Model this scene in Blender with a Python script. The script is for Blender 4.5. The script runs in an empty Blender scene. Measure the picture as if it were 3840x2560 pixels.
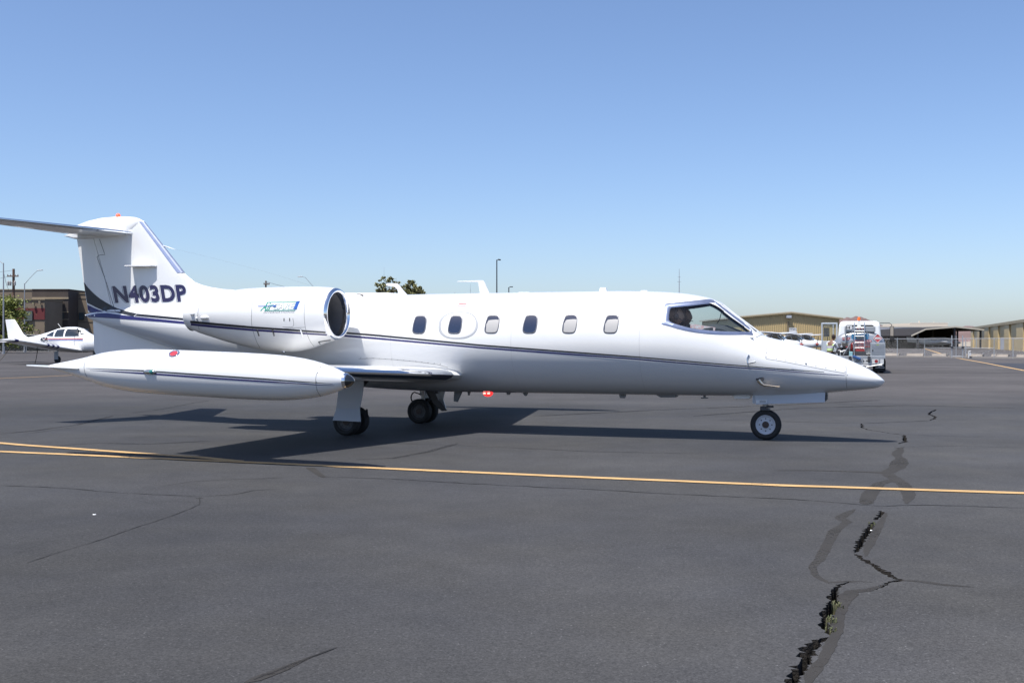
import bpy, bmesh, math, random
import numpy as np
from mathutils import Vector, Matrix, geometry
from mathutils.bvhtree import BVHTree

scn = bpy.context.scene
COL = scn.collection
PI = math.pi
random.seed(7)

# ------------------------------------------------------------------ camera
FPX, CAMH, V0 = 4130.0, 1.47, 1280.0          # focal length in photo pixels, eye height, horizon row
cam = bpy.data.cameras.new('camera'); cam_o = bpy.data.objects.new('camera', cam); COL.objects.link(cam_o)
cam.sensor_width = 36.0; cam.lens = 36.0*FPX/3840.0; cam.clip_start = 0.1; cam.clip_end = 30000
cam_o.location = (0, 0, CAMH); cam_o.rotation_euler = (math.radians(90), 0, 0)
scn.camera = cam_o

# ------------------------------------------------------------------ sky and sun
SUND = Vector((0.32, 0.30, -1.0)).normalized()          # direction the light travels
w = bpy.data.worlds.new('World'); scn.world = w; w.use_nodes = True
nt = w.node_tree; nt.nodes.clear()
sky = nt.nodes.new('ShaderNodeTexSky'); sky.sky_type = 'NISHITA'; sky.sun_disc = False
sky.sun_elevation = math.asin(-SUND.z); sky.sun_rotation = math.atan2(-SUND.x, -SUND.y)
sky.altitude = 400; sky.air_density = 0.9; sky.dust_density = 1.4; sky.ozone_density = 6.0
bg = nt.nodes.new('ShaderNodeBackground'); bg.inputs['Strength'].default_value = 0.117
out = nt.nodes.new('ShaderNodeOutputWorld')
wb = nt.nodes.new('ShaderNodeMix'); wb.data_type = 'RGBA'; wb.blend_type = 'MULTIPLY'; wb.inputs[0].default_value = 1.0; wb.inputs[7].default_value = (1.03, 0.98, 0.985, 1)   # camera white balance
nt.links.new(sky.outputs[0], wb.inputs[6]); nt.links.new(wb.outputs[2], bg.inputs[0]); nt.links.new(bg.outputs[0], out.inputs[0])
sl = bpy.data.lights.new('sun', 'SUN'); sl.energy = 4.4; sl.angle = math.radians(0.53); sl.color = (1.0, 0.965, 0.91)
so = bpy.data.objects.new('sun', sl); COL.objects.link(so); so.rotation_euler = SUND.to_track_quat('-Z', 'Y').to_euler()
so.location = (0, 0, 60)
scn.view_settings.view_transform = 'Standard'; scn.view_settings.look = 'None'
scn.view_settings.exposure = 0.58; scn.view_settings.gamma = 1.0; scn.view_settings.use_curve_mapping = False
scn.render.engine = 'CYCLES'
scn.cycles.max_bounces = 8; scn.cycles.transparent_max_bounces = 16

# ------------------------------------------------------------------ pixel helpers (photo 3840 x 2560)
def G(u, v, z=0.0):
    """ground point seen at a photo pixel"""
    t = (CAMH - z)*FPX/(v - V0); return Vector(((u-1920)*t/FPX, t, z))
def D(u, v, d):
    """point at depth d seen at a photo pixel"""
    return Vector(((u-1920)*d/FPX, d, CAMH - (v-V0)*d/FPX))

# ------------------------------------------------------------------ materials
MATS = {}
def mat(name, col, rough=0.5, metal=0.0, coat=0.0, var=0.0, vscale=6.0, bump=0.0, bscale=40.0, spec=0.5, emit=None, estr=0.0, col2=None):
    if name in MATS: return MATS[name]
    m = bpy.data.materials.new(name); m.use_nodes = True; MATS[name] = m
    t = m.node_tree; b = t.nodes['Principled BSDF']
    c = (col[0], col[1], col[2], 1)
    b.inputs['Base Color'].default_value = c
    b.inputs['Roughness'].default_value = rough; b.inputs['Metallic'].default_value = metal
    b.inputs['Coat Weight'].default_value = coat; b.inputs['Coat Roughness'].default_value = 0.04
    b.inputs['Specular IOR Level'].default_value = spec
    tc = t.nodes.new('ShaderNodeTexCoord')
    if var > 0 or col2:
        n = t.nodes.new('ShaderNodeTexNoise'); n.inputs['Scale'].default_value = vscale; n.inputs['Detail'].default_value = 5
        t.links.new(tc.outputs['Object'], n.inputs['Vector'])
        mx = t.nodes.new('ShaderNodeMix'); mx.data_type = 'RGBA'
        c2 = col2 if col2 else [x*(1-var) for x in col]
        c1 = col if col2 else [min(1, x*(1+var*0.5)) for x in col]
        mx.inputs[6].default_value = (*c2[:3], 1); mx.inputs[7].default_value = (*c1[:3], 1)
        mr = t.nodes.new('ShaderNodeMapRange'); mr.inputs[1].default_value = 0.3; mr.inputs[2].default_value = 0.7
        t.links.new(n.outputs['Fac'], mr.inputs[0]); t.links.new(mr.outputs[0], mx.inputs[0])
        t.links.new(mx.outputs[2], b.inputs['Base Color'])
    if bump > 0:
        n2 = t.nodes.new('ShaderNodeTexNoise'); n2.inputs['Scale'].default_value = bscale; n2.inputs['Detail'].default_value = 4
        t.links.new(tc.outputs['Object'], n2.inputs['Vector'])
        bp = t.nodes.new('ShaderNodeBump'); bp.inputs['Strength'].default_value = bump; bp.inputs['Distance'].default_value = 0.02
        t.links.new(n2.outputs['Fac'], bp.inputs['Height']); t.links.new(bp.outputs[0], b.inputs['Normal'])
    if emit:
        b.inputs['Emission Color'].default_value = (*emit, 1); b.inputs['Emission Strength'].default_value = estr
    return m
def glass(name, tint=(0.8, 0.85, 0.85), ior=1.5, extra=0.0):
    """thin sheet of glazing: transparent with fresnel reflection"""
    if name in MATS: return MATS[name]
    m = bpy.data.materials.new(name); m.use_nodes = True; MATS[name] = m
    t = m.node_tree; t.nodes.clear()
    o = t.nodes.new('ShaderNodeOutputMaterial'); mx = t.nodes.new('ShaderNodeMixShader')
    tr = t.nodes.new('ShaderNodeBsdfTransparent'); tr.inputs[0].default_value = (*tint, 1)
    gl = t.nodes.new('ShaderNodeBsdfGlossy'); gl.inputs['Roughness'].default_value = 0.02
    fr = t.nodes.new('ShaderNodeFresnel'); fr.inputs[0].default_value = ior
    ge = t.nodes.new('ShaderNodeNewGeometry'); io = t.nodes.new('ShaderNodeMapRange'); io.inputs[3].default_value = ior; io.inputs[4].default_value = 1/ior
    t.links.new(ge.outputs['Backfacing'], io.inputs[0]); t.links.new(io.outputs[0], fr.inputs[0])
    t.links.new(fr.outputs[0], mx.inputs[0]); t.links.new(tr.outputs[0], mx.inputs[1]); t.links.new(gl.outputs[0], mx.inputs[2])
    t.links.new(mx.outputs[0], o.inputs[0]); return m

WHITE = lambda: mat('white_aircraft_paint', (0.74, 0.74, 0.73), 0.28, coat=0.6, var=0.03, vscale=1.5, bump=0.015, bscale=2.5)
CHROME = lambda: mat('polished_metal', (0.82, 0.83, 0.85), 0.07, 1.0, bump=0.04, bscale=5)
BRUSH = lambda: mat('brushed_aluminium', (0.62, 0.64, 0.67), 0.22, 1.0, var=0.1, vscale=8)
STEEL = lambda: mat('galvanised_steel', (0.50, 0.51, 0.52), 0.45, 0.7, var=0.15)
BLACK = lambda: mat('black_rubber', (0.018, 0.018, 0.019), 0.75, var=0.3, vscale=20)
DARK = lambda: mat('dark_metal', (0.06, 0.06, 0.065), 0.5, 0.3, var=0.2)
GREYP = lambda: mat('grey_paint', (0.42, 0.45, 0.49), 0.4, var=0.06)
NAVY = lambda: mat('navy_vinyl', (0.02, 0.017, 0.11), 0.4, coat=0.08)
CHAR = lambda: mat('charcoal_vinyl', (0.016, 0.017, 0.021), 0.4, coat=0.05)

# ------------------------------------------------------------------ mesh builder
class MB:
    def __init__(s): s.v = []; s.f = []
    def add(s, vs, fs):
        k = len(s.v); s.v += [Vector(p) for p in vs]; s.f += [tuple(i+k for i in f) for f in fs]; return s
    def box(s, c, d, M=None):
        x, y, z = d[0]/2, d[1]/2, d[2]/2
        vs = [Vector((a*x, b*y, e*z)) for a in (-1, 1) for b in (-1, 1) for e in (-1, 1)]
        if M: vs = [M @ p for p in vs]
        c = Vector(c)
        return s.add([c+p for p in vs], [(0,1,3,2),(4,6,7,5),(0,4,5,1),(2,3,7,6),(0,2,6,4),(1,5,7,3)])
    def loft(s, rings, cap=True):
        n = len(rings[0]); vs = [p for r in rings for p in r]; fs = []
        for i in range(len(rings)-1):
            for j in range(n):
                a = i*n+j; b = i*n+(j+1) % n; fs.append((a, b, b+n, a+n))
        if cap: fs.append(tuple(range(n))[::-1]); fs.append(tuple(range((len(rings)-1)*n, len(rings)*n)))
        return s.add(vs, fs)
    def tube(s, pts, r, n=8, cap=True):
        pts = [Vector(p) for p in pts]; rs = r if isinstance(r, (list, tuple)) else [r]*len(pts)
        rings = []; up = None
        for i, p in enumerate(pts):
            t = (pts[min(i+1, len(pts)-1)]-pts[max(i-1, 0)]).normalized()
            if up is None:
                up = Vector((0, 0, 1)) if abs(t.z) < 0.9 else Vector((1, 0, 0))
            a = t.cross(up).normalized(); b = a.cross(t).normalized(); up = b
            rings.append([p + a*rs[i]*math.cos(2*PI*k/n) + b*rs[i]*math.sin(2*PI*k/n) for k in range(n)])
        return s.loft(rings, cap)
    def lathe(s, prof, o=(0, 0, 0), axis='x', n=24, cap=False):
        o = Vector(o); rings = []
        for x, r in prof:
            ring = []
            for k in range(n):
                a = 2*PI*k/n; c, e = r*math.cos(a), r*math.sin(a)
                ring.append(o + Vector({'x': (x, c, e), 'y': (c, x, e), 'z': (c, e, x)}[axis]))
            rings.append(ring)
        return s.loft(rings, cap)
    def prism(s, poly, a, b, axis='y'):
        """polygon (p,q) extruded from a to b along axis; (p,q) are the other two axes in order"""
        def P(p, q, t): return {'x': (t, p, q), 'y': (p, t, q), 'z': (p, q, t)}[axis]
        n = len(poly)
        vs = [P(p, q, a) for p, q in poly] + [P(p, q, b) for p, q in poly]
        fs = [tuple(range(n))[::-1], tuple(range(n, 2*n))] + [(i, (i+1) % n, n+(i+1) % n, n+i) for i in range(n)]
        return s.add(vs, fs)
    def ball(s, c, r, n=12, m=8):
        c = Vector(c); r = r if isinstance(r, (tuple, list)) else (r, r, r); rings = []
        for i in range(m+1):
            t = PI*i/m; rr = max(math.sin(t), 1e-3)
            rings.append([c+Vector((r[0]*rr*math.cos(2*PI*k/n), r[1]*rr*math.sin(2*PI*k/n), -r[2]*math.cos(t))) for k in range(n)])
        return s.loft(rings, True)
    def xf(s, M): s.v = [M @ p for p in s.v]; return s
    def mesh(s, name, smooth=False, angle=35, fix=True):
        me = bpy.data.meshes.new(name); me.from_pydata([tuple(p) for p in s.v], [], s.f)
        if fix:
            bm = bmesh.new(); bm.from_mesh(me); bmesh.ops.recalc_face_normals(bm, faces=bm.faces); bm.to_mesh(me); bm.free()
        if smooth:
            for p in me.polygons: p.use_smooth = True
            me.set_sharp_from_angle(angle=math.radians(angle))
        me.update(); return me
    def build(s, name, m, parent=None, smooth=False, bevel=0, angle=35, fix=True, loc=None, rz=None):
        me = s.mesh(name, smooth, angle, fix); me.materials.append(m)
        o = bpy.data.objects.new(name, me); COL.objects.link(o); o.parent = parent
        if loc is not None: o.location = loc
        if rz is not None: o.rotation_euler = (0, 0, rz)
        if bevel:
            b = o.modifiers.new('bevel', 'BEVEL'); b.width = bevel; b.segments = 2; b.limit_method = 'ANGLE'
        return o
def tag(o, label=None, cat=None, group=None, kind=None):
    if label: o['label'] = label
    if cat: o['category'] = cat
    if group: o['group'] = group
    if kind: o['kind'] = kind
    return o
def empty(name, loc, rz=0, **k):
    o = bpy.data.objects.new(name, None); COL.objects.link(o); o.location = loc; o.rotation_euler = (0, 0, rz)
    o.empty_display_size = 0.3; return tag(o, **k)
def copy_tree(o, parent=None):
    c = o.copy(); COL.objects.link(c); c.parent = parent
    for ch in list(o.children): copy_tree(ch, c)
    return c
def text_mesh(body, bold=0.0, shear=0.0, spacing=1.0):
    """flat text -> (verts2d normalised to 0..1 box, faces, aspect)"""
    cu = bpy.data.curves.new('t', 'FONT'); cu.body = body; cu.offset = bold; cu.shear = shear; cu.space_character = spacing
    cu.resolution_u = 4
    o = bpy.data.objects.new('t', cu); COL.objects.link(o)
    dg = bpy.context.evaluated_depsgraph_get(); dg.update()
    me = bpy.data.meshes.new_from_object(o.evaluated_get(dg))
    bm = bmesh.new(); bm.from_mesh(me); bmesh.ops.triangulate(bm, faces=bm.faces)
    vs = [v.co.copy() for v in bm.verts]; fs = [tuple(v.index for v in f.verts) for f in bm.faces]
    bm.free(); bpy.data.objects.remove(o); bpy.data.curves.remove(cu); bpy.data.meshes.remove(me)
    x0 = min(p.x for p in vs); x1 = max(p.x for p in vs); y0 = min(p.y for p in vs); y1 = max(p.y for p in vs)
    return [((p.x-x0)/(x1-x0), (p.y-y0)/(y1-y0)) for p in vs], fs, (x1-x0)/(y1-y0)
def flat_text(name, body, m, parent, origin, xa, ya, bold=0.0, shear=0.0, spacing=1.0):
    """text sheet spanning vectors xa (full width) and ya (full height) from origin"""
    vs, fs, _ = text_mesh(body, bold, shear, spacing)
    o, xa, ya = Vector(origin), Vector(xa), Vector(ya)
    mb = MB(); mb.add([o+xa*a+ya*b for a, b in vs], fs); return mb.build(name, m, parent, fix=False)
def interp(x, xs, ys): return float(np.interp(x, xs, ys))
def pchip(xs, ys, q):
    """monotone cubic interpolation"""
    xs = np.array(xs, float); ys = np.array(ys, float); h = np.diff(xs); d = np.diff(ys)/h
    m = np.zeros(len(xs)); m[0] = d[0]; m[-1] = d[-1]
    for i in range(1, len(xs)-1):
        if d[i-1]*d[i] > 0:
            w1 = 2*h[i]+h[i-1]; w2 = h[i]+2*h[i-1]; m[i] = (w1+w2)/(w1/d[i-1]+w2/d[i])
    q = np.asarray(q, float); k = np.clip(np.searchsorted(xs, q)-1, 0, len(h)-1); t = (q-xs[k])/h[k]
    return (ys[k]*(1+2*t)*(1-t)**2 + m[k]*h[k]*t*(1-t)**2 + ys[k+1]*t*t*(3-2*t) + m[k+1]*h[k]*t*t*(t-1))

# ------------------------------------------------------------------ ground
def asphalt():
    m = bpy.data.materials.new('asphalt'); m.use_nodes = True; t = m.node_tree; L = t.links
    b = t.nodes['Principled BSDF']; b.inputs['Roughness'].default_value = 0.82; b.inputs['Specular IOR Level'].default_value = 0.15
    b.inputs['Diffuse Roughness'].default_value = 1.0
    tc = t.nodes.new('ShaderNodeTexCoord')
    def noise(s, d=4, r=0.55):
        n = t.nodes.new('ShaderNodeTexNoise'); n.inputs['Scale'].default_value = s; n.inputs['Detail'].default_value = d; n.inputs['Roughness'].default_value = r
        L.new(tc.outputs['Object'], n.inputs['Vector']); return n.outputs['Fac']
    def rng(x, a, b2, c, d):
        n = t.nodes.new('ShaderNodeMapRange'); n.inputs[1].default_value = a; n.inputs[2].default_value = b2; n.inputs[3].default_value = c; n.inputs[4].default_value = d
        L.new(x, n.inputs[0]); return n.outputs[0]
    def mul(a, b2):
        n = t.nodes.new('ShaderNodeMath'); n.operation = 'MULTIPLY'; L.new(a, n.inputs[0]); L.new(b2, n.inputs[1]); return n.outputs[0]
    vor = t.nodes.new('ShaderNodeTexVoronoi'); vor.inputs['Scale'].default_value = 130; L.new(tc.outputs['Object'], vor.inputs['Vector'])
    agg = t.nodes.new('ShaderNodeSeparateColor'); L.new(vor.outputs['Color'], agg.inputs[0])
    f = mul(rng(noise(0.22, 5), 0.3, 0.7, 0.80, 1.20), rng(noise(2.2, 6, 0.65), 0.3, 0.7, 0.9, 1.1))
    f = mul(f, rng(noise(38, 3), 0.3, 0.7, 0.86, 1.14))
    f = mul(f, rng(agg.outputs[0], 0.0, 1.0, 0.74, 1.26))
    pale = rng(agg.outputs[1], 0.982, 1.0, 1.0, 2.0); f = mul(f, pale)
    # paving lanes: faint long bands of slightly different mixes
    mp = t.nodes.new('ShaderNodeMapping'); mp.inputs['Rotation'].default_value = (0, 0, 0.06); mp.inputs['Scale'].default_value = (0.03, 0.35, 1)
    L.new(tc.outputs['Object'], mp.inputs[0]); nb = t.nodes.new('ShaderNodeTexNoise'); nb.inputs['Scale'].default_value = 1.0; nb.inputs['Detail'].default_value = 3
    L.new(mp.outputs[0], nb.inputs['Vector']); f = mul(f, rng(nb.outputs['Fac'], 0.35, 0.65, 0.9, 1.1))
    # the pavement colour turns paler and browner beyond the taxi line
    sx = t.nodes.new('ShaderNodeSeparateXYZ'); L.new(tc.outputs['Object'], sx.inputs[0]); wob = rng(noise(0.12, 4), 0.3, 0.7, -3, 3)
    ad = t.nodes.new('ShaderNodeMath'); ad.operation = 'ADD'; L.new(sx.outputs['Y'], ad.inputs[0]); L.new(wob, ad.inputs[1]); far_fac = rng(ad.outputs[0], 25, 34, 0, 1)
    mx = t.nodes.new('ShaderNodeMix'); mx.data_type = 'RGBA'; mx.blend_type = 'MULTIPLY'; mx.inputs[0].default_value = 1
    cr = t.nodes.new('ShaderNodeMix'); cr.data_type = 'RGBA'; cr.inputs[6].default_value = (0.049, 0.049, 0.0515, 1); cr.inputs[7].default_value = (0.054, 0.0525, 0.051, 1)
    L.new(rng(noise(0.5, 4), 0.35, 0.65, 0, 1), cr.inputs[0]); om = t.nodes.new('ShaderNodeMix'); om.data_type = 'RGBA'; L.new(far_fac, om.inputs[0]); L.new(cr.outputs[2], om.inputs[6]); om.inputs[7].default_value = (0.073, 0.067, 0.065, 1); L.new(om.outputs[2], mx.inputs[6])
    cb = t.nodes.new('ShaderNodeCombineColor')
    for i in range(3): L.new(f, cb.inputs[i])
    L.new(cb.outputs[0], mx.inputs[7]); L.new(mx.outputs[2], b.inputs['Base Color'])
    return m
ASPH = asphalt()
Z6 = lambda p: (2700+p[0]/1.4518, 1480+p[1]/1.4518)
def jag(line, step, amp, seed):
    """resample a ground polyline with a random walk to make it ragged"""
    r = random.Random(seed); pts = [G(*p) for p in line]; out = []
    for a, b in zip(pts, pts[1:]):
        n = max(1, int((b-a).length/step)); t = (b-a).normalized(); nrm = Vector((-t.y, t.x, 0))
        for i in range(n): out.append(a+(b-a)*(i/n) + (nrm*r.uniform(-amp, amp) if (i or out) else Vector()))
    out.append(pts[-1]); return out
def band(pts, w0, seed, rough=0.4, taper=True):
    """closed polygon around a polyline, width(s) in metres"""
    r = random.Random(seed); L, R = [], []; n = len(pts)
    for i, p in enumerate(pts):
        t = (pts[min(i+1, n-1)]-pts[max(i-1, 0)]).normalized(); nr = Vector((-t.y, t.x, 0))
        e = i/(n-1); k = min(1, e*14+0.3, (1-e)*14+0.3) if taper else 1
        wd = interp(e, np.linspace(0, 1, len(w0)), w0) if isinstance(w0, (list, tuple)) else w0
        L.append(p+nr*wd*0.5*k*(1+r.uniform(-rough, rough))); R.append(p-nr*wd*0.5*k*(1+r.uniform(-rough, rough)))
    return L, R
main_cracks = [
 ([(388,1580),(405,1545),(430,1500),(470,1440),(482,1385),(515,1345),(585,1322),(612,1312)], [0.055,0.05,0.06,0.055,0.05,0.05,0.02], 1),
 ([(612,1312),(590,1285),(568,1250),(590,1190),(618,1130),(628,1075),(648,1035),(700,1018),(760,1022)], [0.02,0.04,0.055,0.06,0.05,0.045,0.03,0.02,0.008], 2),
 ([(815,1068),(880,1040),(930,1018),(985,1008),(905,972),(870,945),(832,922),(770,890),(738,866)], [0.008,0.02,0.015,0.03,0.04,0.03,0.035,0.03,0.035], 3),
 ([(728,860),(752,835),(768,800),(790,765),(805,742),(822,715),(835,690)], [0.02,0.04,0.045,0.05,0.055,0.05,0.02], 4),
 ([(845,680),(872,660),(878,630)], [0.02,0.04,0.02], 5),
 ([(975,266),(1005,255),(1008,235),(1000,218)], [0.03,0.05,0.05,0.03], 6),
 ([(945,294),(970,290),(1003,285)], [0.02,0.03,0.02], 7),
 ([(1140,140),(1165,130),(1170,120),(1135,105),(1150,92),(1180,80),(1120,76)], [0.03,0.05,0.05,0.04,0.05,0.05,0.01], 8),
 ([(772,156),(776,180),(830,194),(940,210),(1000,219)], [0.03,0.04,0.025,0.02,0.03], 9),
]
X0, X1, Y0, Y1 = -260, 330, -30, 330
cv = [Vector((X0, Y0)), Vector((X1, Y0)), Vector((X1, Y1)), Vector((X0, Y1))]; cf = [[0, 1, 2, 3]]; polys = []
for line, wd, sd in main_cracks:
    pts = jag([Z6(p) for p in line], 0.024 if sd < 6 else 0.08, 0.009 if sd < 6 else 0.02, sd)
    Lh, Rh = band(pts, [q*1.05+.006 for q in wd], sd, 0.6)
    poly = [p.to_2d() for p in Lh] + [p.to_2d() for p in Rh[::-1]]
    k = len(cv); cv += poly; cf.append(list(range(k, k+len(poly)))); polys.append(poly)
# grid of extra points keeps the triangles sane
for gx in range(X0+40, X1, 60):
    for gy in range(Y0+40, Y1, 60): cv.append(Vector((gx+0.37, gy+0.21)))
rv, re, rf, ov, oe, of = geometry.delaunay_2d_cdt(cv, [], cf, 0, 1e-5)
def inside(p, poly):
    c = False; j = len(poly)-1
    for i in range(len(poly)):
        a, b = poly[i], poly[j]
        if (a[1] > p[1]) != (b[1] > p[1]) and p[0] < (b[0]-a[0])*(p[1]-a[1])/(b[1]-a[1])+a[0]: c = not c
        j = i
    return c
gv = [(p.x, p.y, 0.0) for p in rv]; gf = []; ff = []
for f, o in zip(rf, of):
    c = sum((rv[i] for i in f), Vector((0, 0)))/len(f)
    (ff if any(inside(c, q) for q in polys) else gf).append(tuple(f))
mb = MB(); mb.add(gv, gf); ground = mb.build('apron', ASPH, fix=False); tag(ground, kind='structure')
# crack walls and floor, a real trench
mb = MB(); cnt = {}
for f in ff:
    for a, b in zip(f, f[1:]+f[:1]): cnt[(a, b)] = cnt.get((a, b), 0)+1
base = [(p[0], p[1], -0.14) for p in gv]
for f in ff:
    ids = list(f); mb.add([base[i] for i in ids], [tuple(range(len(ids)))])
    for a, b in zip(f, f[1:]+f[:1]):
        if (b, a) not in cnt: mb.add([gv[a], gv[b], base[b], base[a]], [(0, 1, 2, 3)])
CRK = mat('crack_dirt', (0.022, 0.018, 0.014), 0.95, var=0.5, vscale=40, bump=0.6, bscale=90)
cr = mb.build('crack', CRK, ground, fix=False)
# desert ground to the horizon
DES = mat('desert_ground', (0.30, 0.25, 0.19), 0.95, var=0.25, vscale=0.05, bump=0.2, bscale=1.0)
mb = MB(); mb.add([(-9000, -300, -0.16), (9000, -300, -0.16), (9000, 15000, -0.16), (-9000, 15000, -0.16)], [(0, 1, 2, 3)])
tag(mb.build('terrain', DES, fix=False), kind='structure')

def ribbon(name, L, R, z, m, parent):
    mb = MB(); n = len(L); mb.add([(p.x, p.y, z) for p in L]+[(p.x, p.y, z) for p in R], [(i, i+1, n+i+1, n+i) for i in range(n-1)])
    o = mb.build(name, m, parent, fix=False)
    for p in o.data.polygons:
        if p.normal.z < 0: p.flip()
    return o
SEAL = mat('crack_sealant', (0.041, 0.0385, 0.036), 0.85, spec=0.15, var=0.12, vscale=3, bump=0.2, bscale=60)
THIN = mat('hairline_crack', (0.010, 0.009, 0.008), 0.9)
seal = [
 ([Z6(p) for p in [(735,622),(700,640),(652,668),(692,690),(625,740),(575,830),(548,890),(505,930),(515,980),(590,1022),(700,1012),(830,1018)]], [0.05,0.08,0.10,0.06,0.09,0.08,0.075,0.08,0.07,0.05,0.04,0.03], 11),
 ([Z6(p) for p in [(985,1008),(1080,1014),(1200,1030),(1385,1046)]], [0.035,0.05,0.05,0.015], 12),
 ([Z6(p) for p in [(905,640),(875,700),(835,770),(805,830),(790,880)]], [0.03,0.05,0.07,0.07,0.02], 13),
 ([Z6(p) for p in [(910,1030),(800,1062),(720,1070),(680,1110),(668,1160),(640,1230),(640,1290),(600,1360),(560,1440),(500,1520),(470,1580)]], [0.02,0.06,0.10,0.06,0.05,0.07,0.05,0.06,0.05,0.06,0.05], 14),
 ([Z6(p) for p in [(990,285),(960,325),(985,350),(965,395),(905,425),(950,455),(1005,490),(1030,545),(1015,592)]], [0.05,0.14,0.10,0.22,0.16,0.14,0.13,0.13,0.06], 15),
 ([Z6(p) for p in [(950,460),(870,482),(815,540),(790,596)]], [0.10,0.13,0.15,0.12], 16),
 ([Z6(p) for p in [(300,412),(500,411),(740,418),(930,425)]], [0.02,0.06,0.06,0.10], 17),
 ([(918,2560),(1000,2532),(1088,2496),(1158,2465),(1200,2452)], [0.06,0.06,0.055,0.03,0.01], 18),
 ([(735,1868),(762,1868)], [0.10,0.06], 19), ([(1160,1752),(1215,1790)], [0.10,0.06], 20),
]
for line, wd, sd in seal:
    pts = jag(line, 0.05, 0.004, sd); Lh, Rh = band(pts, wd, sd, 0.07)
    ribbon('sealant_strip', Lh, Rh, 0.0008+0.0002*(sd-10), SEAL, ground)
A7 = lambda p: (p[0]/1.47, 1600+p[1]/1.47)
A8 = lambda p: (1200+p[0]/1.47, 1560+p[1]/1.47)
A3 = lambda p: (80+p[0]/3.136, 1260+p[1]/3.136)
thin = [
 ([A8(p) for p in [(0,333),(380,345),(800,370),(1290,395),(1530,405),(1850,425),(2352,447)]]+[Z6(p) for p in [(270,562),(430,571),(620,586),(770,599),(880,606),(1000,601),(1180,600),(1400,608),(1655,616)]], 0.014, 31),
 ([A7(p) for p in [(0,322),(210,331),(420,342),(560,358),(1100,385)]], 0.012, 32),
 ([A7(p) for p in [(1100,385),(1300,372),(1400,350),(1560,342)]], 0.008, 33),
 ([A7(p) for p in [(1100,388),(1097,428),(1040,455),(950,490),(850,522),(640,592),(500,640),(280,705),(150,750)]], 0.006, 34),
 ([A8(p) for p in [(320,147),(700,160),(1000,172),(1500,195),(2100,207)]], 0.012, 35),
 ([Z6(p) for p in [(0,138),(300,144),(560,152),(770,156)]], 0.015, 36),
 ([Z6(p) for p in [(780,157),(930,150),(1060,145),(1145,139)]], 0.02, 37),
 ([Z6(p) for p in [(600,45),(750,56),(900,68)]], 0.02, 38),
 ([Z6(p) for p in [(1165,133),(1400,136),(1655,140)]], 0.012, 39),
 ([Z6(p) for p in [(1005,217),(1200,224),(1430,232)]], 0.012, 40),
 ([Z6(p) for p in [(1010,283),(1300,278),(1655,288)]], 0.010, 41),
 ([A3(p) for p in [(0,1155),(340,1110),(560,1080),(760,1068)]], 0.014, 42),
 ([A3(p) for p in [(1180,1205),(1500,1180),(2258,1180)]], 0.012, 43),
 ([A3(p) for p in [(1300,905),(1500,880),(1800,830),(2000,790),(2200,760)]], 0.03, 44),
 ([A3(p) for p in [(1400,722),(1850,742),(2000,745)]], 0.02, 45),
 ([A7(p) for p in [(1400,1395),(1700,1275),(1800,1240),(1860,1215)]], 0.008, 46),
 ([(1180,1502),(1230,1497),(1300,1492),(1440,1497)], 0.014, 47),
 ([(1640,1480),(1750,1481),(1850,1484)], 0.014, 48),
 ([A7(p) for p in [(880,330),(1040,303),(1300,288),(1560,283)]], 0.008, 49),
 ([(2480,2060),(2530,2052),(2600,2060)], 0.004, 50),
]
for line, wd, sd in thin:
    d0 = G(*line[0]).length; pts = jag(line, max(0.06, d0*0.008), wd*0.9, sd); Lh, Rh = band(pts, wd*1.25, sd, 0.75, True)
    ribbon('hairline_crack', Lh, Rh, 0.0034, THIN, ground)
# painted lines
YEL = mat('yellow_line_paint', (0.50, 0.315, 0.13), 0.7, var=0.16, vscale=3)
def worn(m, lo, hi):
    t = m.node_tree; b = t.nodes['Principled BSDF']; tc = t.nodes.new('ShaderNodeTexCoord'); n = t.nodes.new('ShaderNodeTexNoise'); n.inputs['Scale'].default_value = 26; n.inputs['Detail'].default_value = 8; n.inputs['Roughness'].default_value = 0.75
    n2 = t.nodes.new('ShaderNodeTexNoise'); n2.inputs['Scale'].default_value = 1.1; n2.inputs['Detail'].default_value = 3
    for q in (n, n2): t.links.new(tc.outputs['Object'], q.inputs['Vector'])
    a = t.nodes.new('ShaderNodeMath'); a.operation = 'MULTIPLY_ADD'; a.inputs[1].default_value = 0.6; t.links.new(n2.outputs['Fac'], a.inputs[0]); t.links.new(n.outputs['Fac'], a.inputs[2])
    r = t.nodes.new('ShaderNodeMapRange'); r.inputs[1].default_value = lo; r.inputs[2].default_value = hi; r.inputs[3].default_value = 1; r.inputs[4].default_value = 0.25
    t.links.new(a.outputs[0], r.inputs[0]); t.links.new(r.outputs[0], b.inputs['Alpha'])
worn(YEL, 0.93, 1.0)
worn(SEAL, 0.86, 0.98)
def paint(line, wd, sd, z=0.0075, step=0.25):
    pts = jag(line, step, 0.006, sd); Lh, Rh = band(pts, wd, sd, 0.06, False); return ribbon('painted_line', Lh, Rh, z, YEL, ground)
paint([(-200,1686),(0,1693.5),(1143,1743),(1430,1757),(2335,1796),(2939,1821),(3840,1850),(4100,1858)], 0.15, 61)
paint([(-200,1646),(0,1662),(80,1669),(383,1690.5),(558,1703),(760,1716),(900,1731)], 0.15, 62, 0.0085)
paint([(-200,1429),(0,1419),(302,1406),(500,1398)], 0.15, 63)
paint([(3585,1342.5),(3599,1344),(3700,1362),(3840,1389),(3960,1411)], 0.22, 64)
paint([(3430,1300.5),(3455,1303),(3525,1325),(3560,1338)], 0.30, 65)
NEWA = mat('new_asphalt', (0.033, 0.034, 0.041), 0.85, var=0.1, vscale=1.0)
mb = MB(); q = [G(3662,1360), G(3700,1359.5), G(4200,1372), G(4200,1400), G(3900,1396)]
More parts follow.
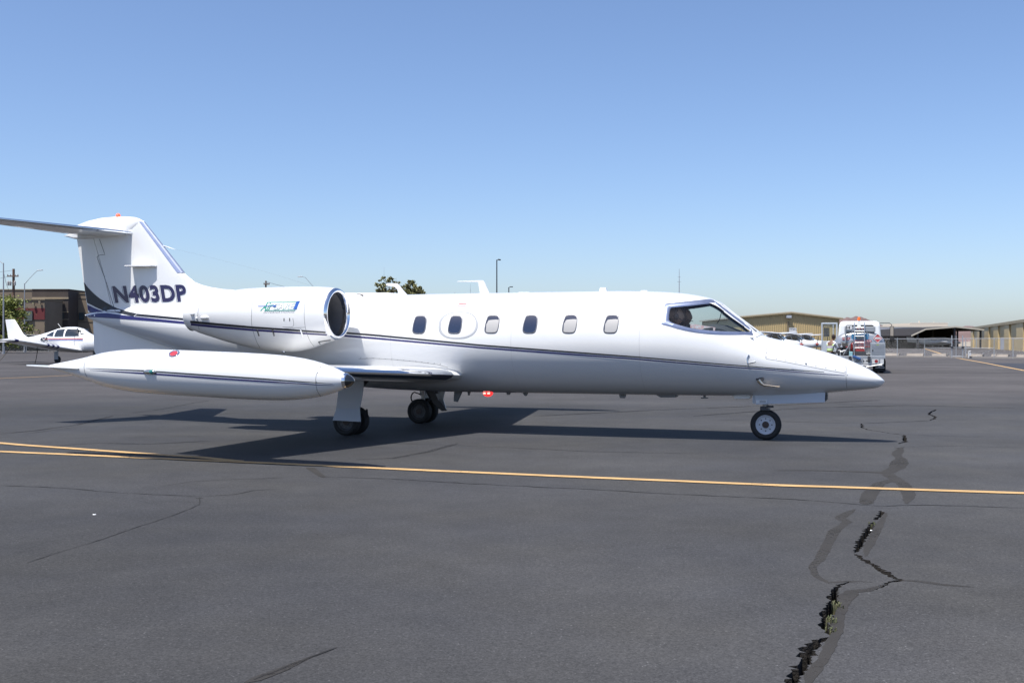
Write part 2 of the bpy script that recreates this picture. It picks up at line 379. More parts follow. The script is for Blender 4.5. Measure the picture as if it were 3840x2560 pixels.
mb.add([(p.x, p.y, 0.004) for p in q], [(0, 4, 3, 2, 1)]); o = mb.build('asphalt_patch', NEWA, ground, fix=False)
for p in o.data.polygons:
    if p.normal.z < 0: p.flip()
# loose aggregate along the crack lips
rs = random.Random(77); mb = MB()
for poly in polys[:5]:
    for p in poly:
        if rs.random() < .45:
            s_ = rs.choice((.002, .003, .004, .006)); c = Vector((p[0]+rs.gauss(0, .03), p[1]+rs.gauss(0, .05), s_*.4))
            if any(inside(c, q_) for q_ in polys[:5]): continue; q = [c+Vector((rs.uniform(-1, 1), rs.uniform(-1, 1), rs.uniform(-.3, 1)))*s_ for _ in range(4)]; mb.add(q, [(0,1,2),(0,2,3),(0,3,1),(1,3,2)])
tag(mb.build('loose_gravel', mat('pale_gravel', (.13,.11,.09), .9, col2=(.04,.036,.032), vscale=60), None), 'loose gravel crumbs scattered along the open asphalt crack', 'gravel', kind='stuff')
# faint tyre scuffs
SCF = mat('tyre_scuff', (0.037, 0.037, 0.039), 0.9, spec=0.15); worn(SCF, 0.70, 0.86)
for k, (line, wd_) in enumerate([([A7(p) for p in [(0,40),(200,20),(420,-10),(620,-60)]], .10), ([A8(p) for p in [(200,240),(400,232),(600,195),(760,150)]], .09), ([A3(p) for p in [(200,1300),(900,1260),(1500,1270),(2258,1230)]], .10), ([(2600,1560),(3000,1530),(3400,1520),(3800,1530)], .14), ([(2000,1560),(2400,1540),(2900,1520),(3300,1500)], .14)]):
    pts = jag(line, .25, .004, 90+k); Lh, Rh = band(pts, wd_, 90+k, .1); ribbon('tyre_scuff', Lh, Rh, 0.0042+.0001*k, SCF, ground)
# litter and weeds
def weed(u, v, hgt, n, seed, label):
    r = random.Random(seed); c = G(u, v); mb = MB()
    for i in range(n):
        a = r.uniform(0, 2*PI); h = hgt*r.uniform(0.5, 1.0); sp = r.uniform(0.2, 0.7)*hgt; b0 = Vector((r.uniform(-.03, .03), r.uniform(-.05, .05), -0.05))
        d = Vector((math.cos(a), math.sin(a), 0)); s = Vector((-d.y, d.x, 0))*0.004
        p1 = b0+d*sp*0.4+Vector((0, 0, h*0.7+0.05)); p2 = b0+d*sp+Vector((0, 0, h+0.05))
        mb.add([b0-s, b0+s, p1+s, p1-s, p2], [(0, 1, 2, 3), (3, 2, 4)])
    o = mb.build('weed', mat('dry_weed', (0.06, 0.08, 0.03), 0.8, col2=(0.13, 0.11, 0.06), vscale=30), None, fix=False, loc=(c.x, c.y, 0)); return tag(o, label, 'weed')
weed(*Z6((632,1150)), 0.035, 30, 1, 'pale green weed growing in the wide asphalt crack beside the sealed fork')
weed(*Z6((600,1235)), 0.03, 26, 2, 'green weed tuft in the widest open stretch of the asphalt crack')
weed(*Z6((606,1285)), 0.018, 16, 3, 'low dry weed at the pinched end of the asphalt crack')
weed(*Z6((832,705)), 0.02, 12, 4, 'small weed in the crack close to the yellow line')
PAP = mat('white_paper', (0.8, 0.8, 0.78), 0.7)
def scrap(u, v, s, seed, label, m=PAP):
    r = random.Random(seed); c = G(u, v); mb = MB(); n = 5
    ring = [Vector((math.cos(2*PI*k/n)*s*r.uniform(.6, 1.3), math.sin(2*PI*k/n)*s*r.uniform(.4, .8), 0)) for k in range(n)]
    top = [p*0.7+Vector((0, 0, s*r.uniform(.2, .6))) for p in ring]; mb.loft([ring, top]); return tag(mb.build('litter', m, None, loc=(c.x, c.y, 0)), label, 'litter')
scrap(353, 1929, 0.018, 5, 'small white scrap of paper on the open asphalt')
scrap(*Z6((822,738)), 0.012, 6, 'white crumpled scrap lodged in the asphalt crack')
scrap(1190, 2003, 0.009, 7, 'small dark pebble lying on the open asphalt', mat('pebble', (0.03, 0.03, 0.03), 0.9))

# ------------------------------------------------------------------ the business jet (body frame: x forward, y left, z up, origin on the ground at the main gear)
JO = Vector((-2.07025, 18.63518, 0)); JH = math.radians(-20)
JET = empty('business_jet', JO, JH, label='white twin-engine business jet with T-tail, wingtip tanks and purple registration letters', cat='jet')
JM = Matrix.Translation(JO) @ Matrix.Rotation(JH, 4, 'Z'); JI = JM.inverted()
CB = JI @ Vector((0, 0, CAMH))
def ray(u, v): return (JI.to_3x3() @ Vector(((u-1920)/FPX, 1, -(v-V0)/FPX))).normalized()
def pick(bvh, u, v, off=0.0):
    h, n, i, d = bvh.ray_cast(CB, ray(u, v))
    if h is None:
        r = ray(u, v); best = None
        for t in np.linspace(9, 26, 120):
            q, n2, i2, dd = bvh.find_nearest(CB + r*float(t))
            if best is None or dd < best[0]: best = (dd, q, n2)
        h, n = best[1], best[2]
    if n.dot(CB-h) < 0: n = -n
    return h + n*off
def plane_pt(u, v, l):
    r = ray(u, v); t = (l-CB.y)/r.y; return CB + r*t
def catmull(pts, n=6, closed=True):
    out = []; m = len(pts); P = [Vector((p[0], p[1])) for p in pts]
    for i in range(m if closed else m-1):
        a, b, c, d = (P[(i+k-1) % m] for k in range(4)) if closed else (P[max(i-1, 0)], P[i], P[i+1], P[min(i+2, m-1)])
        for k in range(n):
            t = k/n; out.append(0.5*((2*b)+(c-a)*t+(2*a-5*b+4*c-d)*t*t+(3*b-a-3*c+d)*t*t*t))
    if not closed: out.append(P[-1])
    return [(p.x, p.y) for p in out]
def dense(pts, step):
    out = []
    for a, b in zip(pts, pts[1:]):
        n = max(1, int(math.hypot(b[0]-a[0], b[1]-a[1])/step))
        out += [tuple(a[k]+(b[k]-a[k])*i/n for k in range(len(a))) for i in range(n)]
    return out+[tuple(pts[-1])]
def decal_poly(name, poly, bvh, off, m, parent, step=14, smooth=True):
    poly = dense(list(poly)+[poly[0]], step)[:-1]
    vs = [Vector(p) for p in poly]; k = len(vs); x0 = min(p[0] for p in poly); x1 = max(p[0] for p in poly); y0 = min(p[1] for p in poly); y1 = max(p[1] for p in poly)
    gx = x0+step/2
    while gx < x1:
        gy = y0+step/2
        while gy < y1:
            if inside((gx, gy), poly): vs.append(Vector((gx, gy)))
            gy += step
        gx += step
    rv, _, rf, _, _, _ = geometry.delaunay_2d_cdt(vs, [], [list(range(k))], 1, 1e-4)
    mb = MB(); mb.add([pick(bvh, p.x, p.y, off) for p in rv], [tuple(f) for f in rf]); o = mb.build(name, m, parent, smooth=smooth, angle=60, fix=False)
    orient(o); return o
def orient(o):
    if sum((1 if p.normal.dot(CB-p.center) > 0 else -1)*p.area for p in o.data.polygons) < 0: o.data.flip_normals()
def decal_ring(name, outer, inner, bvh, off, m, parent, closed=True):
    n = len(outer); mb = MB()
    A = [pick(bvh, *p, off*0.3) for p in outer]; B = [pick(bvh, p[0]*.82+q[0]*.18, p[1]*.82+q[1]*.18, off) for p, q in zip(outer, inner)]
    C_ = [pick(bvh, p[0]*.18+q[0]*.82, p[1]*.18+q[1]*.82, off) for p, q in zip(outer, inner)]; E_ = [pick(bvh, *p, -off*1.2) for p in inner]
    fs = []; r = n if closed else n-1
    for k in range(3):
        for i in range(r): j = (i+1) % n; fs.append((k*n+i, k*n+j, (k+1)*n+j, (k+1)*n+i))
    mb.add(A+B+C_+E_, fs); o = mb.build(name, m, parent, smooth=True, angle=50, fix=False); orient(o); return o
def decal_strip(name, line, bvh, off, m, parent, step=16):
    """line of (u, v, width_px)"""
    pts = dense(line, step); mb = MB(); n = len(pts)
    mb.add([pick(bvh, u, v-w_/2, off) for u, v, w_ in pts]+[pick(bvh, u, v+w_/2, off) for u, v, w_ in pts], [(i, i+1, n+i+1, n+i) for i in range(n-1)])
    o = mb.build(name, m, parent, smooth=True, angle=60, fix=False); orient(o); return o
def decal_text(name, body, quad, bvh, off, m, parent, bold=0.0, shear=0.0, spacing=1.0, shift=(0, 0)):
    vs, fs, _ = text_mesh(body, bold, shear, spacing); (bl, br, tr, tl) = quad; out = []
    for a, b in vs:
        u = (bl[0]*(1-a)+br[0]*a)*(1-b)+(tl[0]*(1-a)+tr[0]*a)*b+shift[0]; v = (bl[1]*(1-a)+br[1]*a)*(1-b)+(tl[1]*(1-a)+tr[1]*a)*b+shift[1]
        out.append(pick(bvh, u, v, off))
    mb = MB(); mb.add(out, fs); o = mb.build(name, m, parent, fix=False); orient(o); return o
def bvh_of(*objs):
    vs, fs = [], []
    for o in objs:
        k = len(vs); vs += [v.co for v in o.data.vertices]; fs += [tuple(i+k for i in p.vertices) for p in o.data.polygons]
    return BVHTree.FromPolygons(vs, fs)

# ---- fuselage
FS = [(-6.38,1.975,1.955,.008,1.965),(-6.2,2.02,1.87,.08,1.95),(-5.5,2.10,1.66,.23,1.90),(-4.5,2.17,1.38,.40,1.80),(-3.5,2.20,1.12,.54,1.68),(-2.5,2.22,.92,.66,1.58),
      (-1.5,2.235,.78,.75,1.50),(-.46,2.245,.69,.80,1.46),(.3,2.255,.655,.815,1.45),(1.17,2.262,.64,.815,1.45),(3.0,2.262,.64,.815,1.45),(3.9,2.26,.64,.81,1.45),(4.54,2.243,.64,.79,1.43),
      (4.95,2.215,.642,.765,1.41),(5.16,2.185,.643,.75,1.39),(5.40,2.135,.645,.73,1.36),(5.53,2.085,.646,.715,1.34),(5.81,1.87,.648,.675,1.28),(6.05,1.69,.652,.63,1.22),(6.2,1.58,.655,.595,1.17),(6.28,1.54,.657,.575,1.15),
      (6.60,1.462,.668,.50,1.10),(6.82,1.40,.68,.44,1.06),(7.05,1.335,.70,.385,1.02),(7.22,1.285,.725,.335,.985),(7.43,1.205,.748,.272,.96),(7.66,1.10,.773,.205,.935),(7.775,1.035,.788,.165,.925),(7.855,.975,.808,.122,.915),(7.905,.932,.845,.075,.905),(7.925,.91,.87,.038,.90),(7.935,.892,.888,.004,.89)]
fx = [s[0] for s in FS]
XS = sorted(set(list(np.round(np.arange(-6.38, 4.6, 0.09), 3)) + list(np.round(np.arange(4.6, 6.3, 0.025), 3)) + list(np.round(np.arange(6.3, 7.7, 0.06), 3)) + [7.74, 7.78, 7.81, 7.84, 7.86, 7.88, 7.895, 7.91, 7.92, 7.93, 7.935]))
SEC = {k: pchip(fx, [s[i+1] for s in FS], XS) for i, k in enumerate(('top', 'bot', 'hw', 'mid'))}
NA = 176
rings = []
for i, x in enumerate(XS):
    t, b, hw, md = (SEC[k][i] for k in ('top', 'bot', 'hw', 'mid')); r = []
    for j in range(NA):
        a = 2*PI*j/NA; c, s = math.cos(a), math.sin(a)
        r.append(Vector((x, -hw*s, md+(t-md)*c if c >= 0 else md+(md-b)*c)))
    rings.append(r)
def fus_mesh(keep, off=0.0, name='fuselage'):
    mb = MB(); mb.v = []
    for i, r in enumerate(rings):
        for j, p in enumerate(r):
            if off:
                t = rings[min(i+1, len(rings)-1)][j]-rings[max(i-1, 0)][j]; s = r[(j+1) % NA]-r[j-1]; n = t.cross(s).normalized()
                if n.dot(p-Vector((p.x, 0, SEC['mid'][i]))) < 0: n = -n
                p = p+n*off
            mb.v.append(p)
    for i in range(len(rings)-1):
        for j in range(NA):
            f = (i*NA+j, i*NA+(j+1) % NA, (i+1)*NA+(j+1) % NA, (i+1)*NA+j)
            if keep is None or keep(sum((rings[q//NA][q % NA] for q in f), Vector())/4): mb.f.append(f[::-1])
    return mb
full = fus_mesh(None); FB = BVHTree.FromPolygons(full.v, full.f)
Z4 = lambda p: (2400+p[0]/4.2, 1040+p[1]/4.2)
win_in = [Z4(p) for p in [(456,655),(462,560),(485,480),(560,465),(800,440),(1000,415),(1150,405),(1200,425),(1340,530),(1480,640),(1620,750),(1735,845),(1600,848),(1400,846),(1190,838),(980,818),(800,793),(640,752),(520,715),(470,685)]]
win_out = [Z4(p) for p in [(355,690),(368,560),(400,425),(520,405),(760,378),(960,355),(1110,345),(1200,392),(1350,500),(1490,605),(1630,705),(1815,892),(1640,905),(1420,908),(1190,902),(960,882),(780,855),(600,815),(470,775),(342,738)]]
PI_in = [pick(FB, *p) for p in win_in]; PI_out = [pick(FB, *p) for p in win_out]
hole_side = [((a.x*.72+b.x*.28), (a.z*.72+b.z*.28)) for a, b in zip(PI_in, PI_out)]
pane_side = [((a.x*.5+b.x*.5), (a.z*.5+b.z*.5)) for a, b in zip(PI_in, PI_out)]
edge = sorted([(p.x, abs(p.y)) for p in PI_out[6:12]]); ex = [e[0] for e in edge]; ey = [e[1] for e in edge]
def ws(p, g):   # windshield area, g grows it
    if p.z < 1.45 or p.x < 5.60-g or p.x > 6.17+g-abs(p.y)*0.12: return False
    return (0.022-g if g < .02 else 0) < abs(p.y) < interp(p.x, ex, ey)-0.035+g
def in_side(p, poly): return abs(p.y) > 0.3 and inside((p.x, p.z), poly)
def hole(p): return 4.6 < p.x < 6.4 and (in_side(p, hole_side) or ws(p, 0.0))
mb = fus_mesh(lambda p: not hole(p))
me = mb.mesh('fuselage', True, 40, False)
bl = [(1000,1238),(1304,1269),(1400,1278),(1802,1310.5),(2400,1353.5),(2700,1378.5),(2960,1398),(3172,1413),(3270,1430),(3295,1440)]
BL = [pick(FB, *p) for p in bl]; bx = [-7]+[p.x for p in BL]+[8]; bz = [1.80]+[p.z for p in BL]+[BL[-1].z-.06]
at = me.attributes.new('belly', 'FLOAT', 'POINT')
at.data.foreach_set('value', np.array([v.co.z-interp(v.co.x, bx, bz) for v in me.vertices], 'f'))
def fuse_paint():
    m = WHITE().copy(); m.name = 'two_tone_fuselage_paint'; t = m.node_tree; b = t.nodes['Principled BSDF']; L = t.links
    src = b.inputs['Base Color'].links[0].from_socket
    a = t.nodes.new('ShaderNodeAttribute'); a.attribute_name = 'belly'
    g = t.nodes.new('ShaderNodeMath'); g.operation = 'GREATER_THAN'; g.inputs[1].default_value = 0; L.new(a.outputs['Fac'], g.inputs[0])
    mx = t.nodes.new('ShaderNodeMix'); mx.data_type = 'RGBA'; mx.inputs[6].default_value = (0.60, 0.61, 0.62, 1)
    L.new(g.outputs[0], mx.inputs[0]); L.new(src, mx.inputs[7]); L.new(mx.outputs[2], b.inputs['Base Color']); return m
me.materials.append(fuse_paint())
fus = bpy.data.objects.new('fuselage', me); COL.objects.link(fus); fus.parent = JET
GLZ = glass('cockpit_glass', (0.86, 0.92, 0.93))
# glazing
def patch(name, test, off, m, par):
    mb = fus_mesh(test, off); used = sorted({i for f in mb.f for i in f}); mp = {k: i for i, k in enumerate(used)}
    mb.v = [mb.v[i] for i in used]; mb.f = [tuple(mp[i] for i in f) for f in mb.f]
    return mb.build(name, m, par, smooth=True, fix=False)
for s, nm in ((-1, 'cockpit_side_window'), (1, 'cockpit_side_window')):
    patch(nm, lambda p: 4.6 < p.x < 6.4 and p.y*s > 0 and in_side(p, pane_side), -0.012, GLZ, JET)
    patch('windshield', lambda p: 5.2 < p.x < 6.4 and p.y*s > 0 and ws(p, 0.03), -0.014, GLZ, JET)
cf_ = decal_ring('window_frame', catmull(win_out, 4), catmull(win_in, 4), FB, 0.007, mat('blue_grey_aluminium', (0.24, 0.28, 0.40), 0.35, 0.6, var=0.12, vscale=12, bump=0.02, bscale=40), JET)
# same frame on the other side
mf = cf_.copy(); mf.data = cf_.data.copy(); mf.data.transform(Matrix.Scale(-1, 4, (0, 1, 0))); mf.data.flip_normals(); COL.objects.link(mf)
# windshield surround strips, cast down on the skin
def top_strip(pts, wd, m, name):
    mb = MB(); L_, R_ = [], []
    P = []
    for a, b in zip(pts, pts[1:]):
        for k in range(8): P.append(Vector((a[0]+(b[0]-a[0])*k/8, a[1]+(b[1]-a[1])*k/8, 3)))
    P.append(Vector((*pts[-1], 3)))
    rows = []
    for i, p in enumerate(P):
        t = (P[min(i+1, len(P)-1)]-P[max(i-1, 0)]).normalized(); n = Vector((-t.y, t.x, 0)); row = []
        for s_, o_ in ((-1, -0.004), (-.8, .008), (.8, .008), (1, -0.004)):
            q = p+n*wd*0.5*s_; h, nn, _, _ = FB.ray_cast(q, Vector((0, 0, -1)))
            row.append((h+nn*o_*(1 if nn.z > 0 else -1)) if h else Vector((q.x, q.y, 1.6)))
        rows.append(row)
    vs = [q for r in rows for q in r]; fs = [(i*4+k, i*4+k+1, i*4+k+5, i*4+k+4) for i in range(len(rows)-1) for k in range(3)]
    mb.add(vs, fs); return mb.build(name, m, JET, smooth=True, fix=True)
for s in (-1, 1):
    e = [(x, s*(interp(x, ex, ey)-0.03)) for x in np.linspace(5.58, 6.12, 8)]
    top_strip(e, 0.07, WHITE(), 'windshield_frame')
    top_strip([(5.585, s*0.0), (5.585, s*0.2), (5.585, s*(interp(5.585, ex, ey)-0.03))], 0.07, WHITE(), 'windshield_frame')
    top_strip([(6.185, 0), (6.16, s*.2), (6.13, s*0.34), (6.10, s*(interp(6.1, ex, ey)-0.03))], 0.08, WHITE(), 'windshield_frame')
top_strip([(5.56, 0), (5.9, 0), (6.2, 0)], 0.07, WHITE(), 'windshield_post')
# cockpit lining, bulkhead, glareshield, seats
LIN = mat('dark_cockpit_trim', (0.035, 0.036, 0.04), 0.8, var=0.2)
patch('cockpit_lining', lambda p: 3.7 < p.x < 6.24 and not (p.x > 4.6 and (in_side(p, pane_side) or ws(p, 0.02))), -0.05, LIN, JET)
i0 = min(range(len(XS)), key=lambda i: abs(XS[i]-4.3))
mb = MB(); mb.add([Vector((4.3, p.y*.95, SEC['mid'][i0]+(p.z-SEC['mid'][i0])*.95)) for p in rings[i0][::4]], [tuple(range(NA//4))]); mb.build('cockpit_bulkhead', LIN, JET)
mb = MB(); mb.box((5.05, 0, 0.90), (1.5, 0.84, 0.04)); mb.build('cockpit_floor', LIN, JET)
gs = MB(); ringsG = []
for x, zt in ((5.30, 1.60), (5.33, 1.665), (5.42, 1.715), (5.52, 1.735), (5.66, 1.715), (5.85, 1.64), (6.05, 1.555), (6.14, 1.50)):
    tp, hw_, md_ = (interp(x, fx, [s[q] for s in FS]) for q in (1, 3, 4)); hw = min(.55, hw_*math.sqrt(max(.02, 1-((zt-md_)/(tp-md_))**2))*.84); ringsG.append([Vector((x, y, (zt-(abs(y)/hw)**4*0.06) if k == 0 else 1.35)) for k, ys in ((0, np.linspace(-hw, hw, 13)), (1, np.linspace(hw, -hw, 13))) for y in ys])
gs.loft(ringsG); gs.build('glareshield', mat('glareshield_vinyl', (0.055, 0.057, 0.062), 0.7, var=0.15, vscale=10), JET, smooth=True, angle=60)
mb = MB(); mb.box((5.50, -0.10, 2.02), (0.20, 0.10, 0.05), Matrix.Rotation(.15, 3, 'Y')); mb.tube([(5.5, -.1, 2.02), (5.47, -.1, 2.10)], .015); mb.build('compass', LIN, JET, bevel=.01)
mb = MB(); mb.tube([(5.56, 0, 2.00), (5.585, 0, 1.9), (5.56, 0, 1.80), (5.52, 0, 1.745)], 0.006, 5); mb.build('cable', DARK(), JET)
for y in (-.33, .33):
    mb = MB(); mb.box((4.80, y, 1.38), (0.12, 0.42, 0.62), Matrix.Rotation(.15, 3, 'Y')); mb.box((4.73, y, 1.74), (0.08, 0.24, 0.14)); mb.box((5.02, y, 1.07), (0.46, 0.40, 0.12)); mb.box((5.0, y, 0.96), (0.3, 0.28, 0.14))
    mb.build('crew_seat', mat('seat_leather', (0.05, 0.045, 0.04), 0.6), JET, bevel=.02)
CHKL = mat('checklist_print', (0.75, 0.74, 0.74), 0.6, col2=(0.70, 0.35, 0.33), vscale=30)
# ---- dorsal ridge and fin
def ridge(tops, hws, zb, name):
    r = []
    for (x, zt), hw in zip(tops, hws):
        r.append([Vector((x, hw*math.sin(a)*1.0, zb(x)+(zt-zb(x))*max(math.cos(a), -0.2)**1)) for a in np.linspace(-1.77, 1.77, 15)])
    mb = MB(); mb.loft(r); return mb.build(name, WHITE(), JET, smooth=True, angle=60)
dor = ridge([(.40,2.235),(.25,2.27),(-.05,2.298),(-.5,2.30),(-1.2,2.315),(-2.2,2.345),(-2.96,2.385),(-3.3,2.41),(-3.55,2.445),(-3.75,2.49),(-3.92,2.55),(-4.08,2.66),(-4.2,2.78)],
            [.04,.09,.12,.13,.13,.13,.13,.13,.12,.10,.075,.05,.03], lambda x: 2.14, 'dorsal_ridge')
def foil(chord, th, n=14, te=0.003):
    xs = [0.5*(1-math.cos(PI*k/n)) for k in range(n+1)]
    yt = [5*th*(0.2969*math.sqrt(x)-0.126*x-0.3516*x*x+0.2843*x**3-0.1015*x**4)*chord+te*x for x in xs]
    return xs, yt
def fin_x(z): return interp(z, [1.9,2.2,2.45,2.68,3.18,3.71,3.9], [-3.55,-3.78,-3.95,-4.10,-4.56,-5.05,-5.23])
def fin_te(z): return interp(z, [1.9,2.0,3.42,3.9], [-6.285,-6.305,-6.575,-6.66])
HF = 0.765
def fin_part(z0, z1, c0, c1, nz, name, m, gap=0.0):
    r = []
    for z in np.linspace(z0, z1, nz):
        le, te = fin_x(z), fin_te(z); ch = le-te; xs, yt = foil(ch, 0.085)
        cs = np.linspace(c0, c1, 13) if c0 > 0 else (c1*(0.5*(1-np.cos(PI*np.linspace(0, 1, 17)))))
        pts = [(c, float(np.interp(c, xs, yt))) for c in cs]
        k = 0.985 if gap else 1
        r.append([Vector((le-c*ch, -y*k, z)) for c, y in pts]+[Vector((le-c*ch, y*k, z)) for c, y in pts[::-1]])
    mb = MB(); mb.loft(r); return mb.build(name, m, JET, smooth=True, angle=50)
fin = fin_part(2.0, 3.70, 0, HF, 24, 'tail_fin', WHITE())
rud = fin_part(2.015, 3.40, HF+.006, 1.0, 14, 'rudder', WHITE(), .01)
fle = MB(); r = []
for z in np.linspace(2.72, 3.68, 14):
    le, te = fin_x(z), fin_te(z); ch = le-te; xs, yt = foil(ch, .085); cs = (0.055*(0.5*(1-np.cos(PI*np.linspace(0, 1, 9)))))
    pts = [(c, float(np.interp(c, xs, yt))) for c in cs]
    r.append([Vector((le-c*ch+.004, -y-.003, z)) for c, y in pts[::-1]]+[Vector((le-c*ch+.004, y+.003, z)) for c, y in pts])
fle.loft(r, False); fle.build('fin_leading_edge', mat('worn_bare_metal', (0.50, 0.54, 0.66), 0.3, 0.85, var=0.1, vscale=10), fin, smooth=True)
# bullet fairing on the fin top
r = []
for x, zt, zb, hw in [(-5.06,3.70,3.66,.01),(-5.14,3.745,3.56,.055),(-5.25,3.775,3.46,.08),(-5.45,3.795,3.42,.095),(-5.7,3.80,3.42,.10),(-6.0,3.79,3.42,.10),(-6.3,3.745,3.43,.09),(-6.57,3.67,3.45,.075),(-6.75,3.59,3.48,.04),(-6.80,3.55,3.51,.012)]:
    zc, h = (zt+zb)/2, (zt-zb)/2; r.append([Vector((x, hw*math.sin(a), zc+h*math.cos(a))) for a in np.linspace(0, 2*PI, 20, endpoint=False)])
mb = MB(); mb.loft(r); bul = mb.build('fin_top_fairing', WHITE(), JET, smooth=True, angle=60)
def wing_loft(st, th, c0, c1, grow=0.0, n=14):
    """st: list of (y, x_le, z, chord, twist)"""
    r = []
    for y, xl, z, ch in st:
        xs, yt = foil(ch, th); cs = c0+(c1-c0)*(0.5*(1-np.cos(PI*np.linspace(0, 1, n)))); pts = [(c, float(np.interp(c, xs, yt))+grow) for c in cs]
        r.append([Vector((xl-c*ch+grow, y, z+t)) for c, t in pts]+[Vector((xl-c*ch+grow, y, z-t)) for c, t in pts[::-1]])
    return r
for s in (-1, 1):
    st = [(s*y, -5.20-0.55*y, 3.475+0.045*y, 1.28-0.27*y) for y in (0.03, 0.5, 1.0, 1.5, 2.0, 2.2, 2.235)]
    st[-1] = (st[-1][0], st[-1][1]-.12, st[-1][2], st[-1][3]-.2)
    mb = MB(); mb.loft(wing_loft(st, .09, 0, .70)); hs = mb.build('tailplane', WHITE(), JET, smooth=True, angle=50)
    mb = MB(); mb.loft(wing_loft([q for q in st[:-1]], .09, .705, 1.0)); mb.build('elevator', WHITE(), hs, smooth=True, angle=50)
    mb = MB(); mb.loft(wing_loft(st[:-1], .09, 0, .07, .003, 8), False); mb.build('tailplane_leading_edge', CHROME(), hs, smooth=True)
mb = MB(); mb.prism([(-5.35, 3.50), (-5.50, 3.40), (-6.60, 3.41), (-6.85, 3.475), (-6.7, 3.50)], -.075, .075); mb.build('tailplane_root_fairing', WHITE(), JET, bevel=.02)
mb = MB(); mb.ball((-5.62, 0, 3.81), (.045, .04, .05)); mb.build('beacon_light', mat('red_beacon_glass', (0.6, 0.05, 0.03), 0.15, emit=(1, .16, .08), estr=0.9), bul, smooth=True)
# small static wick and probe on the fin edge
mb = MB(); p = plane_pt(621, 925, 0); mb.tube([p+Vector((-.06,0,.02)), p+Vector((.05,0,-.01)), p+Vector((.22,0,-.06))], [.014,.012,.003], 6); mb.build('antenna_wire_mount', BRUSH(), fin)
mb = MB(); mb.tube([plane_pt(660, 935, 0), plane_pt(800, 968, 0), plane_pt(1000, 1020, 0), plane_pt(1180, 1075, 0), plane_pt(1330, 1104, 0)], .0007, 4); mb.build('antenna_wire', DARK(), fin)
# strake on the fin side
for s in (-1, 1):
    mb = MB(); mb.prism([(-5.22, s*.04), (-5.24, s*.30), (-5.15, s*.33), (-4.72, s*.20), (-4.66, s*.04)], 2.835, 2.86, 'z'); mb.build('fin_vane', WHITE(), JET, bevel=.008)
# ventral fin
mb = MB(); mb.prism([(-6.19, 1.92), (-6.16, 1.30), (-6.10, 1.18), (-4.9, 1.02), (-4.0, 1.05), (-3.4, 1.25), (-3.6, 1.5)], -.022, .022); ven = mb.build('ventral_fin', WHITE(), JET, bevel=.012)
# ---- wings
WST = [(.30, 1.66, .915, 2.85), (.85, 1.53, .945, 2.72), (2.0, 1.265, .995, 2.38), (3.5, .92, 1.06, 1.97), (5.3, .50, 1.135, 1.50)]
for s in (-1, 1):
    st = [(s*a, b, c, d) for a, b, c, d in WST]
    mb = MB(); mb.loft(wing_loft(st, .095, 0, .72, n=20)); wg = mb.build('wing', WHITE(), JET, smooth=True, angle=50)
    mb = MB(); mb.loft(wing_loft([(s*a, b, c-.01, d) for a, b, c, d in WST[1:3]]+[(s*3.0, 1.035, 1.028, 2.107)], .09, .725, 1.0)); mb.build('flap', WHITE(), wg, smooth=True, angle=50)
    mb = MB(); mb.loft(wing_loft([(s*3.03, 1.03, 1.04, 2.10), (s*5.2, .524, 1.131, 1.53)], .092, .725, 1.0)); mb.build('aileron', WHITE(), wg, smooth=True, angle=50)
    mb = MB(); mb.loft(wing_loft(st[1:], .095, 0, .055, .004, 10), False); mb.build('wing_leading_edge', CHROME(), wg, smooth=True)
# ---- tip tanks
TP = [(2.115,.088),(2.05,.116),(1.95,.153),(1.80,.196),(1.55,.240),(1.24,.268),(.9,.278),(.5,.281),(0,.281),(-.4,.279),(-.7,.274),(-1.0,.256),(-1.3,.217),(-1.5,.170),(-1.64,.135),(-1.9,.08),(-2.15,.03),(-2.25,.004)]
tx = np.linspace(-2.25, 2.115, 70); tr_ = np.maximum(pchip([p[0] for p in TP[::-1]], [p[1] for p in TP[::-1]], tx), .003)
TT = Matrix.Rotation(0.031, 4, 'Y')
for s in (-1, 1):
    te = Matrix.Translation((0.385, s*5.55, 1.073)) @ TT @ Matrix.Scale(0.99, 4) @ Matrix.Translation((-0.3, 0, 0))
    mb = MB(); mb.lathe(list(zip(tx, tr_)), n=48, cap=True); mb.xf(te); tk = mb.build('tip_tank', WHITE(), JET, smooth=True, angle=60)
    if s < 0: TANK = tk
    mb = MB(); mb.lathe([(2.110,.090),(2.125,.092),(2.145,.084),(2.15,.078)], n=36); mb.xf(te); mb.build('nose_lamp_ring', CHROME(), tk, smooth=True)
    mb = MB(); mb.lathe([(2.148,.080),(2.18,.066),(2.205,.048),(2.225,.026),(2.235,.004)], n=36, cap=True); mb.xf(te); mb.build('nose_lamp_lens', mat('dark_lamp_lens', (.012,.014,.016), .05, coat=1), tk, smooth=True)
    mb = MB(); mb.prism([(-1.60, -.17), (-2.50, -.075), (-2.56, -.03), (-2.56, .03), (-2.50, .075), (-1.60, .17)], -.008, .008, 'z'); mb.xf(te @ Matrix.Translation((0, 0, .0))); mb.build('tank_fin', WHITE(), tk, bevel=.004)
